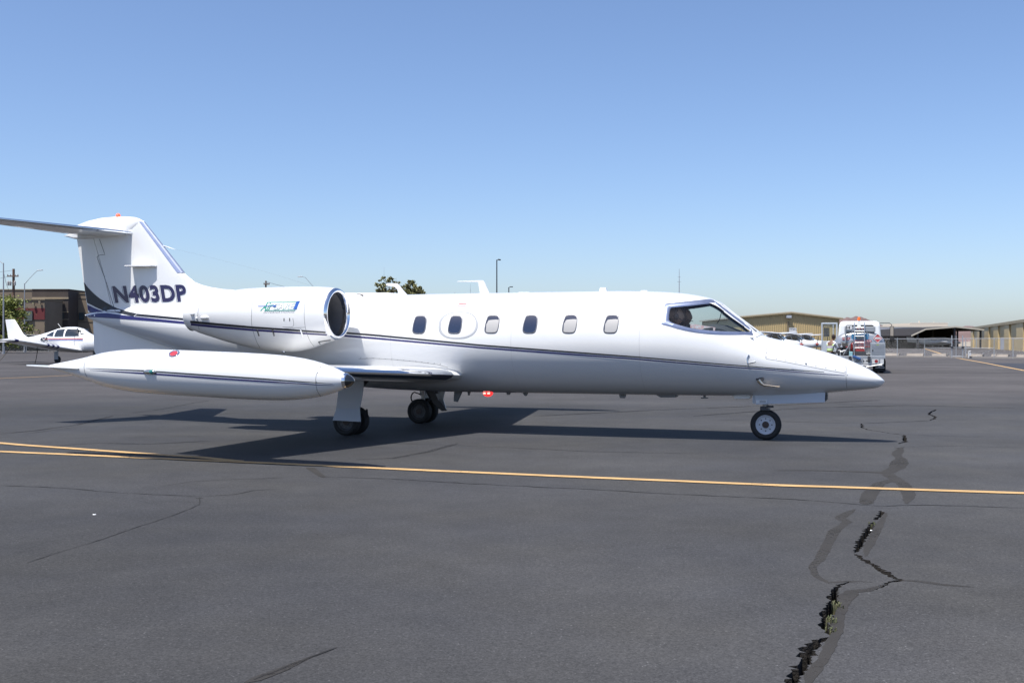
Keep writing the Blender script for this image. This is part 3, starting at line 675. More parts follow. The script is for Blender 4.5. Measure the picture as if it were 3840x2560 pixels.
# ---- engines
NS = [(-.29,2.319,1.491,.414),(-.42,2.335,1.465,.43),(-.55,2.345,1.42,.445),(-.8,2.352,1.345,.462),(-1.1,2.355,1.30,.47),(-1.5,2.352,1.315,.465),(-1.9,2.34,1.375,.445),(-2.3,2.30,1.46,.41),(-2.6,2.245,1.54,.365),(-2.85,2.175,1.61,.315),(-2.96,2.12,1.65,.285),(-3.02,2.095,1.66,.268)]
NY, NZ = 1.30, 1.905
for s in (-1, 1):
    nx = np.linspace(-3.02, -.29, 48); q = NS[::-1]; T_, B_, W_ = (pchip([p[0] for p in q], [p[k] for p in q], nx) for k in (1, 2, 3)); r = []
    for x, t, b, hw in zip(nx, T_, B_, W_):
        md = NZ+(x+.42)*-.005; ring = []
        for a in np.linspace(0, 2*PI, 56, endpoint=False):
            c, e = math.cos(a), math.sin(a); ring.append(Vector((x, s*NY+hw*e, md+(t-md)*c if c > 0 else md+(md-b)*c)))
        r.append(ring)
    mb = MB(); mb.loft(r, False); nac = mb.build('engine_nacelle', WHITE(), JET, smooth=True, angle=60, fix=True)
    if s < 0: NAC = nac
    # inlet lip (polished) drops from the elliptical cowl to a round mouth
    r = []
    for x, rr, f in [(-.292,.4145,1),(-.272,.407,.7),(-.254,.394,.5),(-.245,.377,.3),(-.25,.358,.15),(-.275,.345,0),(-.33,.337,0),(-.37,.334,0)]:
        r.append([Vector((x, s*NY+rr*math.sin(a), NZ+rr*math.cos(a)*(1 if math.cos(a) > 0 else 1))) for a in np.linspace(0, 2*PI, 56, endpoint=False)])
    mb = MB(); mb.loft(r, False); mb.build('inlet_ring', CHROME(), nac, smooth=True, angle=80)
    mb = MB(); mb.lathe([(-.365,.3345),(-.45,.335),(-.72,.345),(-.80,.345)], (0, s*NY, NZ), n=40); mb.build('inlet_duct', mat('inlet_duct_grey', (.20,.20,.21), .45, .3), nac, smooth=True)
    mb = MB(); mb.lathe([(-.79,.345),(-.80,.004)], (0, s*NY, NZ), n=40); mb.build('fan_backing', DARK(), nac)
    mb = MB(); mb.lathe([(-.55,.004),(-.58,.04),(-.64,.08),(-.78,.11)], (0, s*NY, NZ), n=24); mb.build('spinner', DARK(), nac, smooth=True)
    mb = MB()
    for k in range(30):
        a = 2*PI*k/30; M = Matrix.Translation((-.74, s*NY, NZ)) @ Matrix.Rotation(a, 4, 'X')
        mb.add([M @ Vector(p) for p in [(-.03,-.02,.10),(.03,.02,.10),(.015,.045,.335),(-.04,-.02,.335)]], [(0, 1, 2, 3)])
    tag(mb.build('fan_blades', BRUSH(), nac, fix=False), kind='stuff')
    mb = MB(); mb.lathe([(-3.02,.225),(-2.9,.215),(-2.65,.2)], (0, s*NY, 1.87), n=32); mb.lathe([(-2.65,.2),(-2.65,.002)], (0, s*NY, 1.87), n=32); mb.build('exhaust_nozzle', DARK(), nac, smooth=True)
    mb = MB(); mb.loft([[Vector((x, s*y, z)) for x, z in [(-.75,1.86),(-.95,1.92),(-1.6,1.94),(-2.4,1.90),(-2.7,1.86),(-2.4,1.83),(-1.6,1.80),(-.95,1.81)]] for y in (.45, 1.0)]); mb.build('engine_pylon', WHITE(), JET, smooth=True, angle=60)
# nacelle furniture (camera side)
NB = bvh_of(NAC)
Z2 = lambda p: (640+p[0]/2.8, 1000+p[1]/2.8)
def bump_(u, v, dx, dy, dz, name, m, par, bvh):
    p = pick(bvh, u, v); mb = MB(); mb.ball(p, (dx, dy, dz), 12, 8); return mb.build(name, m, par, smooth=True)
bump_(*Z2((360,535)), .09, .05, .035, 'vent_blister', WHITE(), NAC, NB); bump_(*Z2((232,495)), .05, .035, .03, 'vent_blister', WHITE(), NAC, NB)
bump_(*Z2((275,540)), .025, .02, .025, 'vent_blister', WHITE(), NAC, NB); bump_(*Z2((1185,905)), .03, .03, .025, 'drain_mast', BRUSH(), NAC, NB)
PNL = mat('panel_gap', (.16,.165,.17), .6)
def thin_line(name, pts, wpx, bvh, off, m, par):
    """narrow surface line in any direction"""
    P = dense(pts, 8); L_, R_ = [], []; n = len(P)
    for i, p in enumerate(P):
        a, b = P[max(i-1, 0)], P[min(i+1, n-1)]; t = Vector((b[0]-a[0], b[1]-a[1])).normalized(); nr = Vector((-t.y, t.x))*wpx/2
        L_.append(pick(bvh, p[0]+nr.x, p[1]+nr.y, off)); R_.append(pick(bvh, p[0]-nr.x, p[1]-nr.y, off))
    mb = MB(); mb.add(L_+R_, [(i, i+1, n+i+1, n+i) for i in range(n-1)]); o = mb.build(name, m, par, fix=False); orient(o); return o
for l in ([(870,300),(852,450),(850,580),(868,680),(905,790),(940,850)], [(1425,250),(1405,400),(1405,560),(1425,680),(1470,790),(1530,860)], [(315,375),(290,460),(285,560),(300,660)], [(1415,635),(1300,642),(1180,650)], [(1175,632),(1285,626),(1283,540)]):
    thin_line('panel_joint', [Z2(p) for p in catmull(l, 4, False)], 1.3, NB, .002, PNL, NAC)
for a, b in (((1192,540),(1190,572)), ((1250,538),(1250,572)), ((1550,788),(1680,768)), ((1552,790),(1572,812))): thin_line('access_latch', [Z2(a), Z2(b)], 3, NB, .004, DARK(), NAC)
for x in (922, 1082, 1378): thin_line('cowl_hinge', [Z2((x-12, 655+(x>1200)*0)), Z2((x+10, 725))], 4.5, NB, .012, BRUSH(), NAC)
decal_strip('upper_stripe', [(714,1206,9),(820,1216,8.5),(944,1227,8),(1100,1237.5,7),(1221,1246,5.5)], NB, .004, CHAR(), NAC)
decal_strip('lower_stripe', [(716,1215.5,8),(820,1226,8),(944,1236.5,7.5),(1100,1247,6.5),(1226,1255,5)], NB, .004, NAVY(), NAC)
# operator logo on the cowl
TEAL = mat('teal_vinyl', (.02,.30,.20), .4); BLU = mat('blue_vinyl', (.015,.09,.36), .4); GRV = mat('grey_vinyl', (.28,.29,.31), .4); WV = mat('white_vinyl', (.82,.82,.82), .3)
q = lambda a: [Z2(p) for p in a]
decal_text('logo_air', 'Air', q([(940,462),(1062,452),(1085,372),(985,375)]), NB, .004, TEAL, NAC, .012, .25)
decal_text('logo_care_edge', 'CARE', q([(1065,450),(1292,446),(1312,380),(1085,384)]), NB, .004, TEAL, NAC, .03, .12)
decal_text('logo_care', 'CARE', q([(1066,449),(1291,445),(1311,381),(1086,385)]), NB, .0065, WV, NAC, .004, .12)
decal_text('logo_numeral', '1', q([(1290,447),(1338,447),(1360,361),(1308,364)]), NB, .008, BLU, NAC, .05, .12)
decal_text('logo_caption', 'INTERNATIONAL', q([(972,488),(1300,484),(1308,466),(980,470)]), NB, .004, GRV, NAC, 0, .2, 1.15)
for l in ([(1015,374),(1330,370)], [(985,460),(1310,458)]): thin_line('logo_rule', q(l), 2.2, NB, .005, TEAL, NAC)
thin_line('logo_arrow', q([(918,414),(1105,412)]), 2.0, NB, .009, BLU, NAC)
for a in ((1075,402), (1078,424)): thin_line('logo_arrow', q([a, (1112,413)]), 2.2, NB, .010, BLU, NAC)
# ---- fuselage markings
decal_strip('upper_stripe', [(1290,1247.5,6.5),(1400,1256,6.5),(1802,1294,6),(2400,1339,4.8),(2700,1364.5,3.8),(2960,1385,2.8),(3090,1394,1.2)], FB, .003, CHAR(), fus)
decal_strip('lower_stripe', [(1290,1259,6.5),(1400,1267.5,6.5),(1802,1303,5.5),(2400,1347,4.5),(2700,1372,3.6),(2960,1392,3),(3168,1407,1.5)], FB, .003, NAVY(), fus)
TB = bvh_of(fin, rud, fus)
Z1 = lambda p: (p[0]/2.45, 760+p[1]/2.45)
decal_poly('tail_swoosh', [Z1(p) for p in [(770,728),(800,768),(830,802),(875,845),(920,881),(965,910),(1010,936),(1080,970),(1170,1000),(1258,1018),(1225,1044),(1120,1020),(1060,1008),(980,1003),(900,968),(802,920)]], TB, .004, CHAR(), fin, 12)
decal_poly('tail_triangle', [Z1(p) for p in [(803,936),(870,968),(950,1002),(880,1006),(812,1010)]], TB, .004, NAVY(), fin, 12)
decal_poly('tail_band', [Z1(p) for p in [(782,1040),(900,1016),(985,1014),(1110,1030),(1240,1046),(1480,1070),(1708,1093),(1712,1115),(1480,1095),(1220,1076),(1000,1060),(800,1048)]], TB, .004, NAVY(), fus, 12)
decal_poly('tail_band', [Z1(p) for p in [(1262,1020),(1480,1040),(1708,1062),(1710,1082),(1480,1062),(1238,1040)]], TB, .004, CHAR(), fus, 12)
quad = [Z1(p) for p in [(1060,922),(1722,908),(1700,750),(1030,764)]]
DKT = mat('registration_edge', (.06,.08,.12), .35); REG = mat('registration_purple', (.018,.014,.065), .3, coat=.3)
decal_text('registration_shadow', 'N403DP', quad, TB, .003, DKT, fin, .036, 0, 1.08, (-3.5, 1.8))
decal_text('registration_gap', 'N403DP', quad, TB, .0055, WV, fin, .036, 0, 1.08, (-1.6, .8))
decal_text('registration_letters', 'N403DP', quad, TB, .008, REG, fin, .038, 0, 1.08, (.6, 0))
for l in ([(915,335),(965,478),(915,482),(892,500),(985,752)], [(985,755),(1060,1000)]): thin_line('rudder_gap', [Z1(p) for p in l], 1.6, TB, .003, DARK(), rud)
# cabin windows
Z5 = lambda p: (1360+p[0]/2.2615, 1020+p[1]/2.2615)
SHP = [(0.14,.22),(0.22,.08),(0.38,0.01),(.62,0),(.84,.01),(.97,.08),(1,.22),(.965,.5),(.91,.74),(.83,.9),(.68,.985),(.42,1),(.17,.985),(.04,.92),(0,.78),(.05,.5)]
PANE = mat('tinted_cabin_glass', (.012,.02,.045), .06, coat=1.0, spec=0.8)
SHADE = mat('cream_window_shade', (.38,.37,.355), .5, coat=.8)
FRM = mat('window_seal', (.16,.16,.17), .4, .3)
for k, (x0, x1, y0, y1, sh) in enumerate([(420,545,367,527,0),(722,848,366,526,0),(1032,1163,362,523,1),(1355,1487,360,523,0),(1690,1823,357,523,1),(2040,2175,357,523,1)]):
    def bx_(e, x0=x0, x1=x1, y0=y0, y1=y1): return [Z5((x0+(x1-x0)*(e+(1-2*e)*a), y0+(y1-y0)*(e+(1-2*e)*b))) for a, b in SHP]
    pane = decal_poly('cabin_window', catmull(bx_(.05), 3), FB, .002, PANE, JET, 9)
    decal_ring('window_seal', catmull(bx_(0), 3), catmull(bx_(.07), 3), FB, .006, FRM, pane)
    if sh:
        S = [(.16,.42),(.24,.30),(.38,.26),(.97,.25),(.965,.5),(.91,.74),(.83,.9),(.68,.95),(.42,.96),(.17,.95),(.07,.90),(.07,.78),(.10,.5)]
        decal_poly('window_shade', catmull([Z5((x0+(x1-x0)*(.04+.92*a), y0+(y1-y0)*(.04+.92*b))) for a, b in S], 3), FB, .0035, SHADE, pane, 9)
oc = [(811+168*abs(math.cos(a))**.82*(1 if math.cos(a) > 0 else -1) - 14*math.sin(a), 447+121*abs(math.sin(a))**.82*(1 if math.sin(a) > 0 else -1)) for a in np.linspace(0, 2*PI, 64, endpoint=False)]
ic = [(811+(x-811)*.86, 447+(y-447)*.82) for x, y in oc]
decal_ring('escape_hatch_band', [Z5(p) for p in oc], [Z5(p) for p in ic], FB, .0035, mat('pale_grey_band', (.40,.41,.42), .3, coat=.5), JET)
RED = mat('faded_red_placard', (.62,.10,.12), .5); PNK = mat('pink_placard', (.70,.32,.34), .5)
decal_poly('rescue_placard', [Z5(p) for p in [(815,268),(884,264),(880,272),(812,276)]], FB, .003, RED, fus); decal_poly('rescue_placard', [Z5(p) for p in [(805,283),(878,280),(872,295),(801,297)]], FB, .003, PNK, fus)
# nose joints, screws, probes
Z7 = lambda p: (2700+p[0]/3.1357, 1200+p[1]/3.1357)
thin_line('panel_joint', [Z7(p) for p in [(578,212),(555,300),(542,380),(536,445),(548,456),(700,480),(900,518),(1100,556),(1300,595),(1476,626)]], 1.2, FB, .002, PNL, fus)
thin_line('radome_joint', [Z7(p) for p in [(1502,455),(1488,540),(1481,640),(1483,720),(1492,800)]], 1.2, FB, .002, PNL, fus)
SCR = mat('screw_head', (.25,.26,.28), .4, .6)
for p in [(557,255),(551,300),(547,335),(546,383),(543,436),(660,455),(773,472),(892,495),(1010,512),(1127,540),(1243,560),(1358,582),(1470,605),(1505,495),(1498,567),(1472,552),(1497,643),(1493,730)]:
    c = pick(FB, *Z7(p), .001); mb = MB(); mb.ball(c, .006 if p != (1010,512) else .014, 6, 4); mb.build('screw', SCR, fus)
decal_poly('data_plate', [Z7(p) for p in [(840,555),(980,575),(975,592),(835,572)]], FB, .003, mat('pale_decal', (.66,.68,.72), .4), fus)
c = pick(FB, *Z7((470,690)), 0); mb = MB(); mb.box(c, (.11, .02, .045)); mb.build('probe_plate', DARK(), fus)
mb = MB(); a, b = pick(FB, *Z7((455,705))), pick(FB, *Z7((520,738)), .05); e = b+Vector((.22, -.01, -.02)); mb.tube([a, (a+b)/2+Vector((0,0,-.01)), b, e], [.035,.028,.018,.008], 8); mb.build('pitot_probe', mat('gold_metal', (.75,.62,.45), .25, .9), fus, smooth=True)
c = pick(FB, *Z7((365,480))); mb = MB(); mb.tube([c+Vector((-.03,-.01,.09)), c+Vector((-.055,-.015,.03)), c+Vector((-.045,-.02,-.04)), c+Vector((.0,-.03,-.03)), c+Vector((.07,-.03,-.01))], .011, 6); mb.build('vane_sensor', BRUSH(), fus, smooth=True)
c = pick(FB, *Z7((370,217)), .01); mb = MB(); mb.box(c, (.05, .02, .02)); mb.build('ice_lamp', BRUSH(), fus, bevel=.004)
c = pick(FB, *Z7((573,193)), .0); mb = MB(); mb.box(c+Vector((0, .05, .01)), (.035, .18, .09), Matrix.Rotation(.5, 3, 'Y')); mb.build('air_scoop', DARK(), fus, bevel=.01)
for k in range(14):
    u, v = 1353+(1651-1353)*k/13, 1341+23*(k/13)**1.4; c = pick(FB, u, v, .001); mb = MB(); mb.ball(c, .008, 6, 4); mb.build('rivet', SCR, fus)
thin_line('fairing_joint', [(1345,1345),(1400,1343),(1480,1348),(1560,1356),(1640,1366),(1680,1378)], 1.2, FB, .002, PNL, fus)
# faint skin joints round the cabin
JNT = mat('skin_joint', (.50,.50,.50), .5)
for x in (.42, 2.48, 4.50):
    L_, R_ = [], []
    for z in np.linspace(.70, 2.22, 40):
        for dx, q in ((-.0022, L_), (.0022, R_)):
            h, n, _, _ = FB.ray_cast(Vector((x+dx, -3, z)), Vector((0, 1, 0)))
            if h is not None: q.append(h+Vector((0, -.0012, .0006 if z > 1.45 else -.0006)))
    k = min(len(L_), len(R_)); mb = MB(); mb.add(L_[:k]+R_[:k], [(i, i+1, k+i+1, k+i) for i in range(k-1)]); o = mb.build('skin_joint', JNT, fus, fix=False); orient(o)
# ---- tank markings
KB = bvh_of(TANK)
decal_strip('upper_stripe', [(324,1380.5,.8),(536,1389.5,4.6),(800,1407.5,5),(1000,1421,4.6),(1186,1434.5,2.6),(1247,1438.5,.8)], KB, .003, CHAR(), TANK)
decal_strip('lower_stripe', [(338,1387,.8),(558,1400,6),(800,1417,6),(1000,1430,5.2),(1186,1442,2.6),(1254,1444.6,.8)], KB, .003, NAVY(), TANK)
thin_line('panel_joint', [Z2(p) for p in catmull([(1592,1028),(1545,1090),(1525,1160),(1525,1230),(1545,1310),(1582,1368)], 4, False)], 1.3, KB, .002, PNL, TANK)
thin_line('panel_joint', [A3(p) for p in catmull([(790,222),(755,290),(738,360),(750,430),(775,478)], 4, False)], 1.3, KB, .002, PNL, TANK)
for p in [(1575,1050),(1542,1112),(1528,1205),(1535,1290),(1570,1362)]:
    mb = MB(); mb.ball(pick(KB, *Z2(p), .001), .006, 6, 4); mb.build('screw', SCR, TANK)
def oval(c, a, b, rot=0, n=28): return [(c[0]+a*math.cos(t)*math.cos(rot)-b*math.sin(t)*math.sin(rot), c[1]+a*math.cos(t)*math.sin(rot)+b*math.sin(t)*math.cos(rot)) for t in np.linspace(0, 2*PI, n, endpoint=False)]
decal_poly('filler_cap', oval((652, 1326), 15, 8, -.35), KB, .006, mat('red_enamel', (.45,.04,.05), .3, coat=.5), TANK, 5)
decal_ring('filler_ring', oval((653, 1326), 22, 11.5, -.3), oval((652.5, 1326), 15.5, 8.5, -.35), KB, .007, CHROME(), TANK)
c = pick(KB, 563, 1394, .0); mb = MB(); mb.ball(c, (.10, .035, .032), 16, 10); mb.build('navigation_lamp', mat('lamp_glass_chrome', (.55,.55,.50), .08, .9), TANK, smooth=True)
mb = MB(); mb.ball(c+Vector((.03,-.01,.0)), (.035,.032,.03), 12, 8); mb.build('navigation_bulb', mat('green_lamp', (.02,.18,.16), .08, coat=1), TANK, smooth=True)
# ---- antennas on the roof and belly
def blade(name, pts, l, th, m=None):
    P = [plane_pt(u, v, l) for u, v in pts]; mb = MB(); mb.prism([(p.x, p.z) for p in P], l-th, l+th); return mb.build(name, m or WHITE(), JET, bevel=min(th*.6, .01))
blade('hook_antenna', [(1447,1066),(1452,1063),(1488,1062),(1497,1068),(1512,1088),(1529,1107),(1492,1110),(1494,1098),(1490,1085),(1480,1076),(1465,1074),(1450,1071)], 0, .018)
blade('blade_antenna', [(1715,1054),(1812,1051),(1818,1058),(1838,1103),(1801,1103),(1793,1058),(1715,1056.5)], 0, .014)
blade('dome_antenna', [(1945,1098),(1950,1095.5),(1988,1095.5),(1993,1098),(1990,1102),(1948,1102)], 0, .06)
blade('roof_light', [(2246,1098),(2251,1078),(2273,1078),(2279,1098)], 0, .03)
blade('dome_antenna', [(2402,1094),(2406,1089),(2428,1089),(2432,1094)], 0, .05)
mb = MB(); c = plane_pt(1362, 1108, -.12); mb.tube([c, c+Vector((-.05,0,.02)), c+Vector((-.14,0,.035))], [.016,.012,.004], 6); mb.build('vent_tube', DARK(), dor, smooth=True)
GRB = mat('grey_antenna', (.20,.21,.22), .5)
blade('belly_antenna', [(1704,1460),(1738,1460),(1735,1467),(1717,1507),(1701,1504)], 0, .012, GRB)
blade('belly_antenna', [(1752,1462),(1768,1462),(1761,1482),(1755,1482)], 0, .01, GRB)
blade('belly_antenna', [(1895,1466),(1918,1466),(1912,1480),(1902,1480)], 0, .012, GRB)
blade('belly_antenna', [(1955,1466),(1985,1466),(1975,1484),(1968,1484)], 0, .012, GRB)
blade('belly_antenna', [(2320,1472),(2350,1472),(2345,1492),(2325,1492)], 0, .012, GRB)
blade('belly_fairing', [(2455,1474),(2550,1476),(2535,1489),(2480,1489)], 0, .08, GRB)
blade('drain_mast', [(2636,1476),(2648,1476),(2646,1492),(2638,1492)], 0, .012, GRB); blade('drain_mast', [(2628,1490),(2656,1490),(2656,1494),(2628,1494)], 0, .01, GRB)
blade('belly_fairing', [(2748,1480),(2822,1480),(2815,1494),(2760,1494)], 0, .10, WHITE())
c = plane_pt(1830, 1473, 0); mb = MB(); mb.ball(c, (.085, .07, .06), 16, 10); mb.build('belly_beacon', mat('lit_red_beacon', (.5,.01,.01), .15, emit=(1,.03,.03), estr=1.3), JET, smooth=True)
for dx in (-.035, .035): mb = MB(); mb.box(c+Vector((dx, -.062, -.005)), (.04, .02, .012)); mb.build('beacon_lamp', mat('beacon_filament', (1,.6,.5), .3, emit=(1,.55,.45), estr=2.5), JET)
# ---- landing gear
def wheel(parent, c, r, wd, name='wheel', spokes=8, rimc=None):
    c = Vector(c); h = wd/2
    we = bpy.data.objects.new(name, None); COL.objects.link(we); we.parent = parent; we.location = c
    mb = MB(); mb.lathe([(-h*.75,r*.60),(-h,r*.72),(-h,r*.86),(-h*.8,r*.96),(-h*.4,r),(h*.4,r),(h*.8,r*.96),(h,r*.86),(h,r*.72),(h*.75,r*.60)], axis='y', n=40); mb.build('tyre', BLACK(), we, smooth=True, angle=60)
    for s in (-1, 1):
        mb = MB(); mb.lathe([(s*h*.80,r*.66),(s*h*.86,r*.62),(s*h*.70,r*.56),(s*h*.45,r*.50),(s*h*.45,r*.30),(s*h*.62,r*.26),(s*h*.62,.001)], axis='y', n=32)
        mb.build('rim', rimc or GREYP(), we, smooth=True, angle=40)
        for k in range(spokes):
            a = 2*PI*k/spokes; mb = MB(); mb.ball((r*.40*math.cos(a), s*h*.47, r*.40*math.sin(a)), (r*.045, h*.10, r*.045), 8, 6); mb.build('rim_bolt', DARK(), we)
        mb = MB(); mb.lathe([(s*h*.56,r*.24),(s*h*.66,r*.22),(s*h*.70,.001)], axis='y', n=20); mb.build('hub_cap', mat('dark_hub', (.05,.03,.025), .5), we, smooth=True)
    return we
NGx = 6.25
ng = bpy.data.objects.new('nose_gear', None); COL.objects.link(ng); ng.parent = JET
wheel(ng, (NGx, 0, .226), .228, .115, rimc=mat('pale_rim_paint', (.50,.52,.56), .4))
mb = MB(); mb.tube([(NGx, 0, .44), (NGx+.0, 0, .70)], .038, 14); mb.tube([(NGx, 0, .47), (NGx, 0, .52)], .05, 14); mb.build('strut', mat('oleo_steel', (.35,.35,.36), .3, .8), ng, smooth=True)
mb = MB(); mb.box((NGx, 0, .455), (.11, .19, .035))
mb.box((NGx, .08, .34), (.055, .022, .25))
mb.build('fork', DARK(), ng, bevel=.008)
mb = MB(); mb.box((NGx+.07, -.06, .50), (.10, .06, .03)); mb.box((NGx-.03, -.05, .47), (.09, .07, .06)); mb.build('steering_link', DARK(), ng, bevel=.006)
DOORP = mat('blue_grey_door_paint', (.50,.54,.60), .35, coat=.3)
for s, l in ((-1, -.15), (1, .15)):
    a = [plane_pt(u, v, -.15) for u, v in [(2830,1478),(2834,1516),(3093,1508),(3095,1470)]]
    mb = MB(); mb.prism([(p.x, p.z) for p in a], l-.008, l+.008); dr = mb.build('gear_door', DOORP, ng, bevel=.004)
    if s < 0:
        mb = MB(); mb.prism([(p.x, p.z) for p in [plane_pt(u, v, -.15) for u, v in [(2822,1482),(2822,1511),(2831,1513),(2831,1480)]]], l-.004, l+.012); mb.build('door_bracket', GREYP(), dr)
        pl = [plane_pt(u, v, -.16) for u, v in [Z7((424,940)), Z7((548,932)), Z7((548,972)), Z7((424,978))]]; mb = MB(); mb.prism([(p.x, p.z) for p in pl], -.161, -.1585); mb.build('door_placard', mat('placard_white', (.7,.72,.74), .5), dr)
        for k, yy in enumerate((945, 962)):
            pl = [plane_pt(u, v, -.16) for u, v in [Z7((466,yy)), Z7((540,yy-2)), Z7((540,yy+4)), Z7((466,yy+6))]]; mb = MB(); mb.prism([(p.x, p.z) for p in pl], -.1625, -.1612); mb.build('placard_print', mat('placard_ink', (.10,.11,.13), .6), dr)
mb = MB(); mb.prism([(p.x, p.z) for p in [plane_pt(u, v, 0) for u, v in [(3094,1472),(3104,1476),(3102,1500),(3094,1500)]]], -.12, .12); mb.build('taxi_light_plate', DARK(), ng, bevel=.01)
for s in (-1, 1):
    mg = bpy.data.objects.new('main_gear', None); COL.objects.link(mg); mg.parent = JET; Y = s*1.35
    for d in (-.15, .15): wheel(mg, (0, Y+d, .220), .2225, .14, rimc=mat('dark_rim_paint', (.07,.07,.075), .5))
    mb = MB(); mb.tube([(0, Y, .22), (.0, Y, .55)], .04, 14); mb.tube([(0, Y, .5), (-.02, Y-s*.02, .98)], .06, 14); mb.tube([(0, Y-.16, .22), (0, Y+.16, .22)], .035, 10); mb.build('strut', mat('oleo_steel', (.35,.35,.36), .3, .8), mg, smooth=True)
    mb = MB(); mb.tube([(.05, Y, .32), (.14, Y, .45), (.06, Y, .60)], .018, 6); mb.tube([(.03, Y+s*.03, .60), (.10, Y-s*.35, .85)], .03, 8); mb.build('torque_link', DARK(), mg)
    mb = MB(); pts = [(-.05, Y-s*.10, .34)]+[(-.10-.09*math.sin(t), Y-s*.10, .46-.10*math.cos(t)) for t in np.linspace(0.3, 2.9, 9)]+[(-.02, Y-s*.08, .52)]; mb.tube(pts, .012, 6); mb.build('brake_hose', BLACK(), mg, smooth=True)
    # outer door
    r = []
    for z, xa, xb, y in [(.96,-.07,.36,1.62),(.80,-.07,.36,1.62),(.66,-.085,.34,1.62),(.42,-.125,.285,1.61),(.245,-.155,.325,1.66)]:
        r.append([Vector((xa, s*(y-.012), z)), Vector((xb, s*(y-.012), z-(.012 if z < .3 else 0))), Vector((xb, s*(y+.012), z-(.012 if z < .3 else 0))), Vector((xa, s*(y+.012), z))])
    mb = MB(); mb.loft(r); mb.build('gear_door', DOORP, mg, bevel=.004)
    mb = MB(); mb.tube([(.40, s*1.60, .42), (.36, s*1.50, .30), (.30, s*1.42, .36)], .016, 6) if s < 0 else mb.box((.30, s*1.28, .72), (.05, .02, .36)); mb.build('door_link', DARK(), mg)
mb = MB(); a = [(.28,.90),(.42,.90),(.46,.62),(.55,.45),(.72,.27),(.62,.26),(.45,.40),(.36,.58)]; mb.prism(a, .78, .80); mb.build('inner_gear_door', DARK(), JET)
# checklist card on the side sill
mb = MB(); P = [plane_pt(u, v, -.50) for u, v in [(2589,1215),(2600,1214.5),(2683,1228),(2681,1240),(2640,1237),(2589,1229)]]; mb.prism([(p.x, p.z) for p in P], -.503, -.497); o = mb.build('printed_card', CHKL, None); o.matrix_world = JM; tag(o, 'white card printed with red lines propped against the cockpit side window', 'card')

# ------------------------------------------------------------------ people
def skin_mesh(joints, bones, name, sub=2):
    """joints: {key:(pos, rx, ry)}; bones: pairs; first joint is the root"""
    keys = list(joints); me = bpy.data.meshes.new(name); me.from_pydata([joints[k][0] for k in keys], [(keys.index(a), keys.index(b)) for a, b in bones], [])
    o = bpy.data.objects.new('tmp', me); COL.objects.link(o); o.modifiers.new('skin', 'SKIN').use_smooth_shade = True
    for i, k in enumerate(keys):
        sv = me.skin_vertices[0].data[i]; sv.radius = (joints[k][1], joints[k][2]); sv.use_root = (i == 0)
    ss = o.modifiers.new('sub', 'SUBSURF'); ss.levels = ss.render_levels = sub
    dg = bpy.context.evaluated_depsgraph_get(); dg.update(); m2 = bpy.data.meshes.new_from_object(o.evaluated_get(dg)); m2.name = name
    bpy.data.objects.remove(o); 
    for p in m2.polygons: p.use_smooth = True
    return m2
def put(name, me, m, parent):
    me.materials.clear(); me.materials.append(m); o = bpy.data.objects.new(name, me); COL.objects.link(o); o.parent = parent; return o
def head_mb(c, r=.105, yaw=0.0, tilt=0.0):
    """head with brow, nose, chin and ears; face looks along +y before yaw"""
    mb = MB(); n, m = 20, 16; rings = []
    for i in range(m+1):
        t = PI*i/m; z = -math.cos(t); rr = max(math.sin(t), .02); ring = []
        for k in range(n):
            a = 2*PI*k/n; x, y = rr*math.cos(a)*.78, rr*math.sin(a)
            y *= .95 if y < 0 else .88
            if z < -.2: x *= 1-.25*(-z-.2); y = y*(1-.15*(-z-.2)) + .06*(-z)
            f = max(0, math.sin(a)); y += .16*math.exp(-((z+.12)/.16)**2)*f**14 + .05*math.exp(-((z-.18)/.1)**2)*f**4 - .05*math.exp(-((z-.02)/.07)**2)*f**4*(1-f**10) + .03*math.exp(-((z+.48)/.08)**2)*f**6
            ring.append(Vector((x*r, y*r, z*r*1.22)))
        rings.append(ring)
    mb.loft(rings)
    for s in (-1, 1): mb.ball((s*r*.79, -r*.05, -r*.05), (r*.07, r*.16, r*.25), 8, 6)
    M = Matrix.Translation(Vector(c)) @ Matrix.Rotation(yaw, 4, 'Z') @ Matrix.Rotation(tilt, 4, 'X'); return mb.xf(M)
SKIN1 = mat('tan_skin', (.36,.22,.15), .55); SKIN2 = mat('brown_skin', (.16,.085,.055), .5)
def arm_chain(J, B, s, sh, el, wr, dirn, r=1.0):
    k = 'L' if s < 0 else 'R'
    J[k+'sh'] = (sh, .055*r, .055*r); J[k+'el'] = (el, .042*r, .042*r); J[k+'wr'] = (wr, .029*r, .026*r); d = Vector(dirn).normalized()
    pm = Vector(wr)+d*.075; J[k+'pm'] = (tuple(pm), .040*r, .020*r)
    B += [('chest', k+'sh'), (k+'sh', k+'el'), (k+'el', k+'wr'), (k+'wr', k+'pm')]
def fingers(mb, wr, dirn, side, up=(0, 0, 1)):
    d = Vector(dirn).normalized(); u = Vector(up); sd = d.cross(u).normalized(); b0 = Vector(wr)+d*.085; dn = sd.cross(d).normalized()
    for i, ln in enumerate((.072, .082, .077, .060)):
        p = b0+sd*(.03-.02*i); q = p+d*ln*.5-dn*.006; e = q+d*ln*.4-dn*.022; mb.tube([p-d*.02, p, q, e], [.009, .009, .0085, .006], 6)
    p = Vector(wr)+d*.035+sd*.028*side; q = p+d*.035+sd*.03*side-dn*.01; e = q+d*.03+sd*.006*side-dn*.012; mb.tube([p, q, e], [.012, .010, .007], 6)
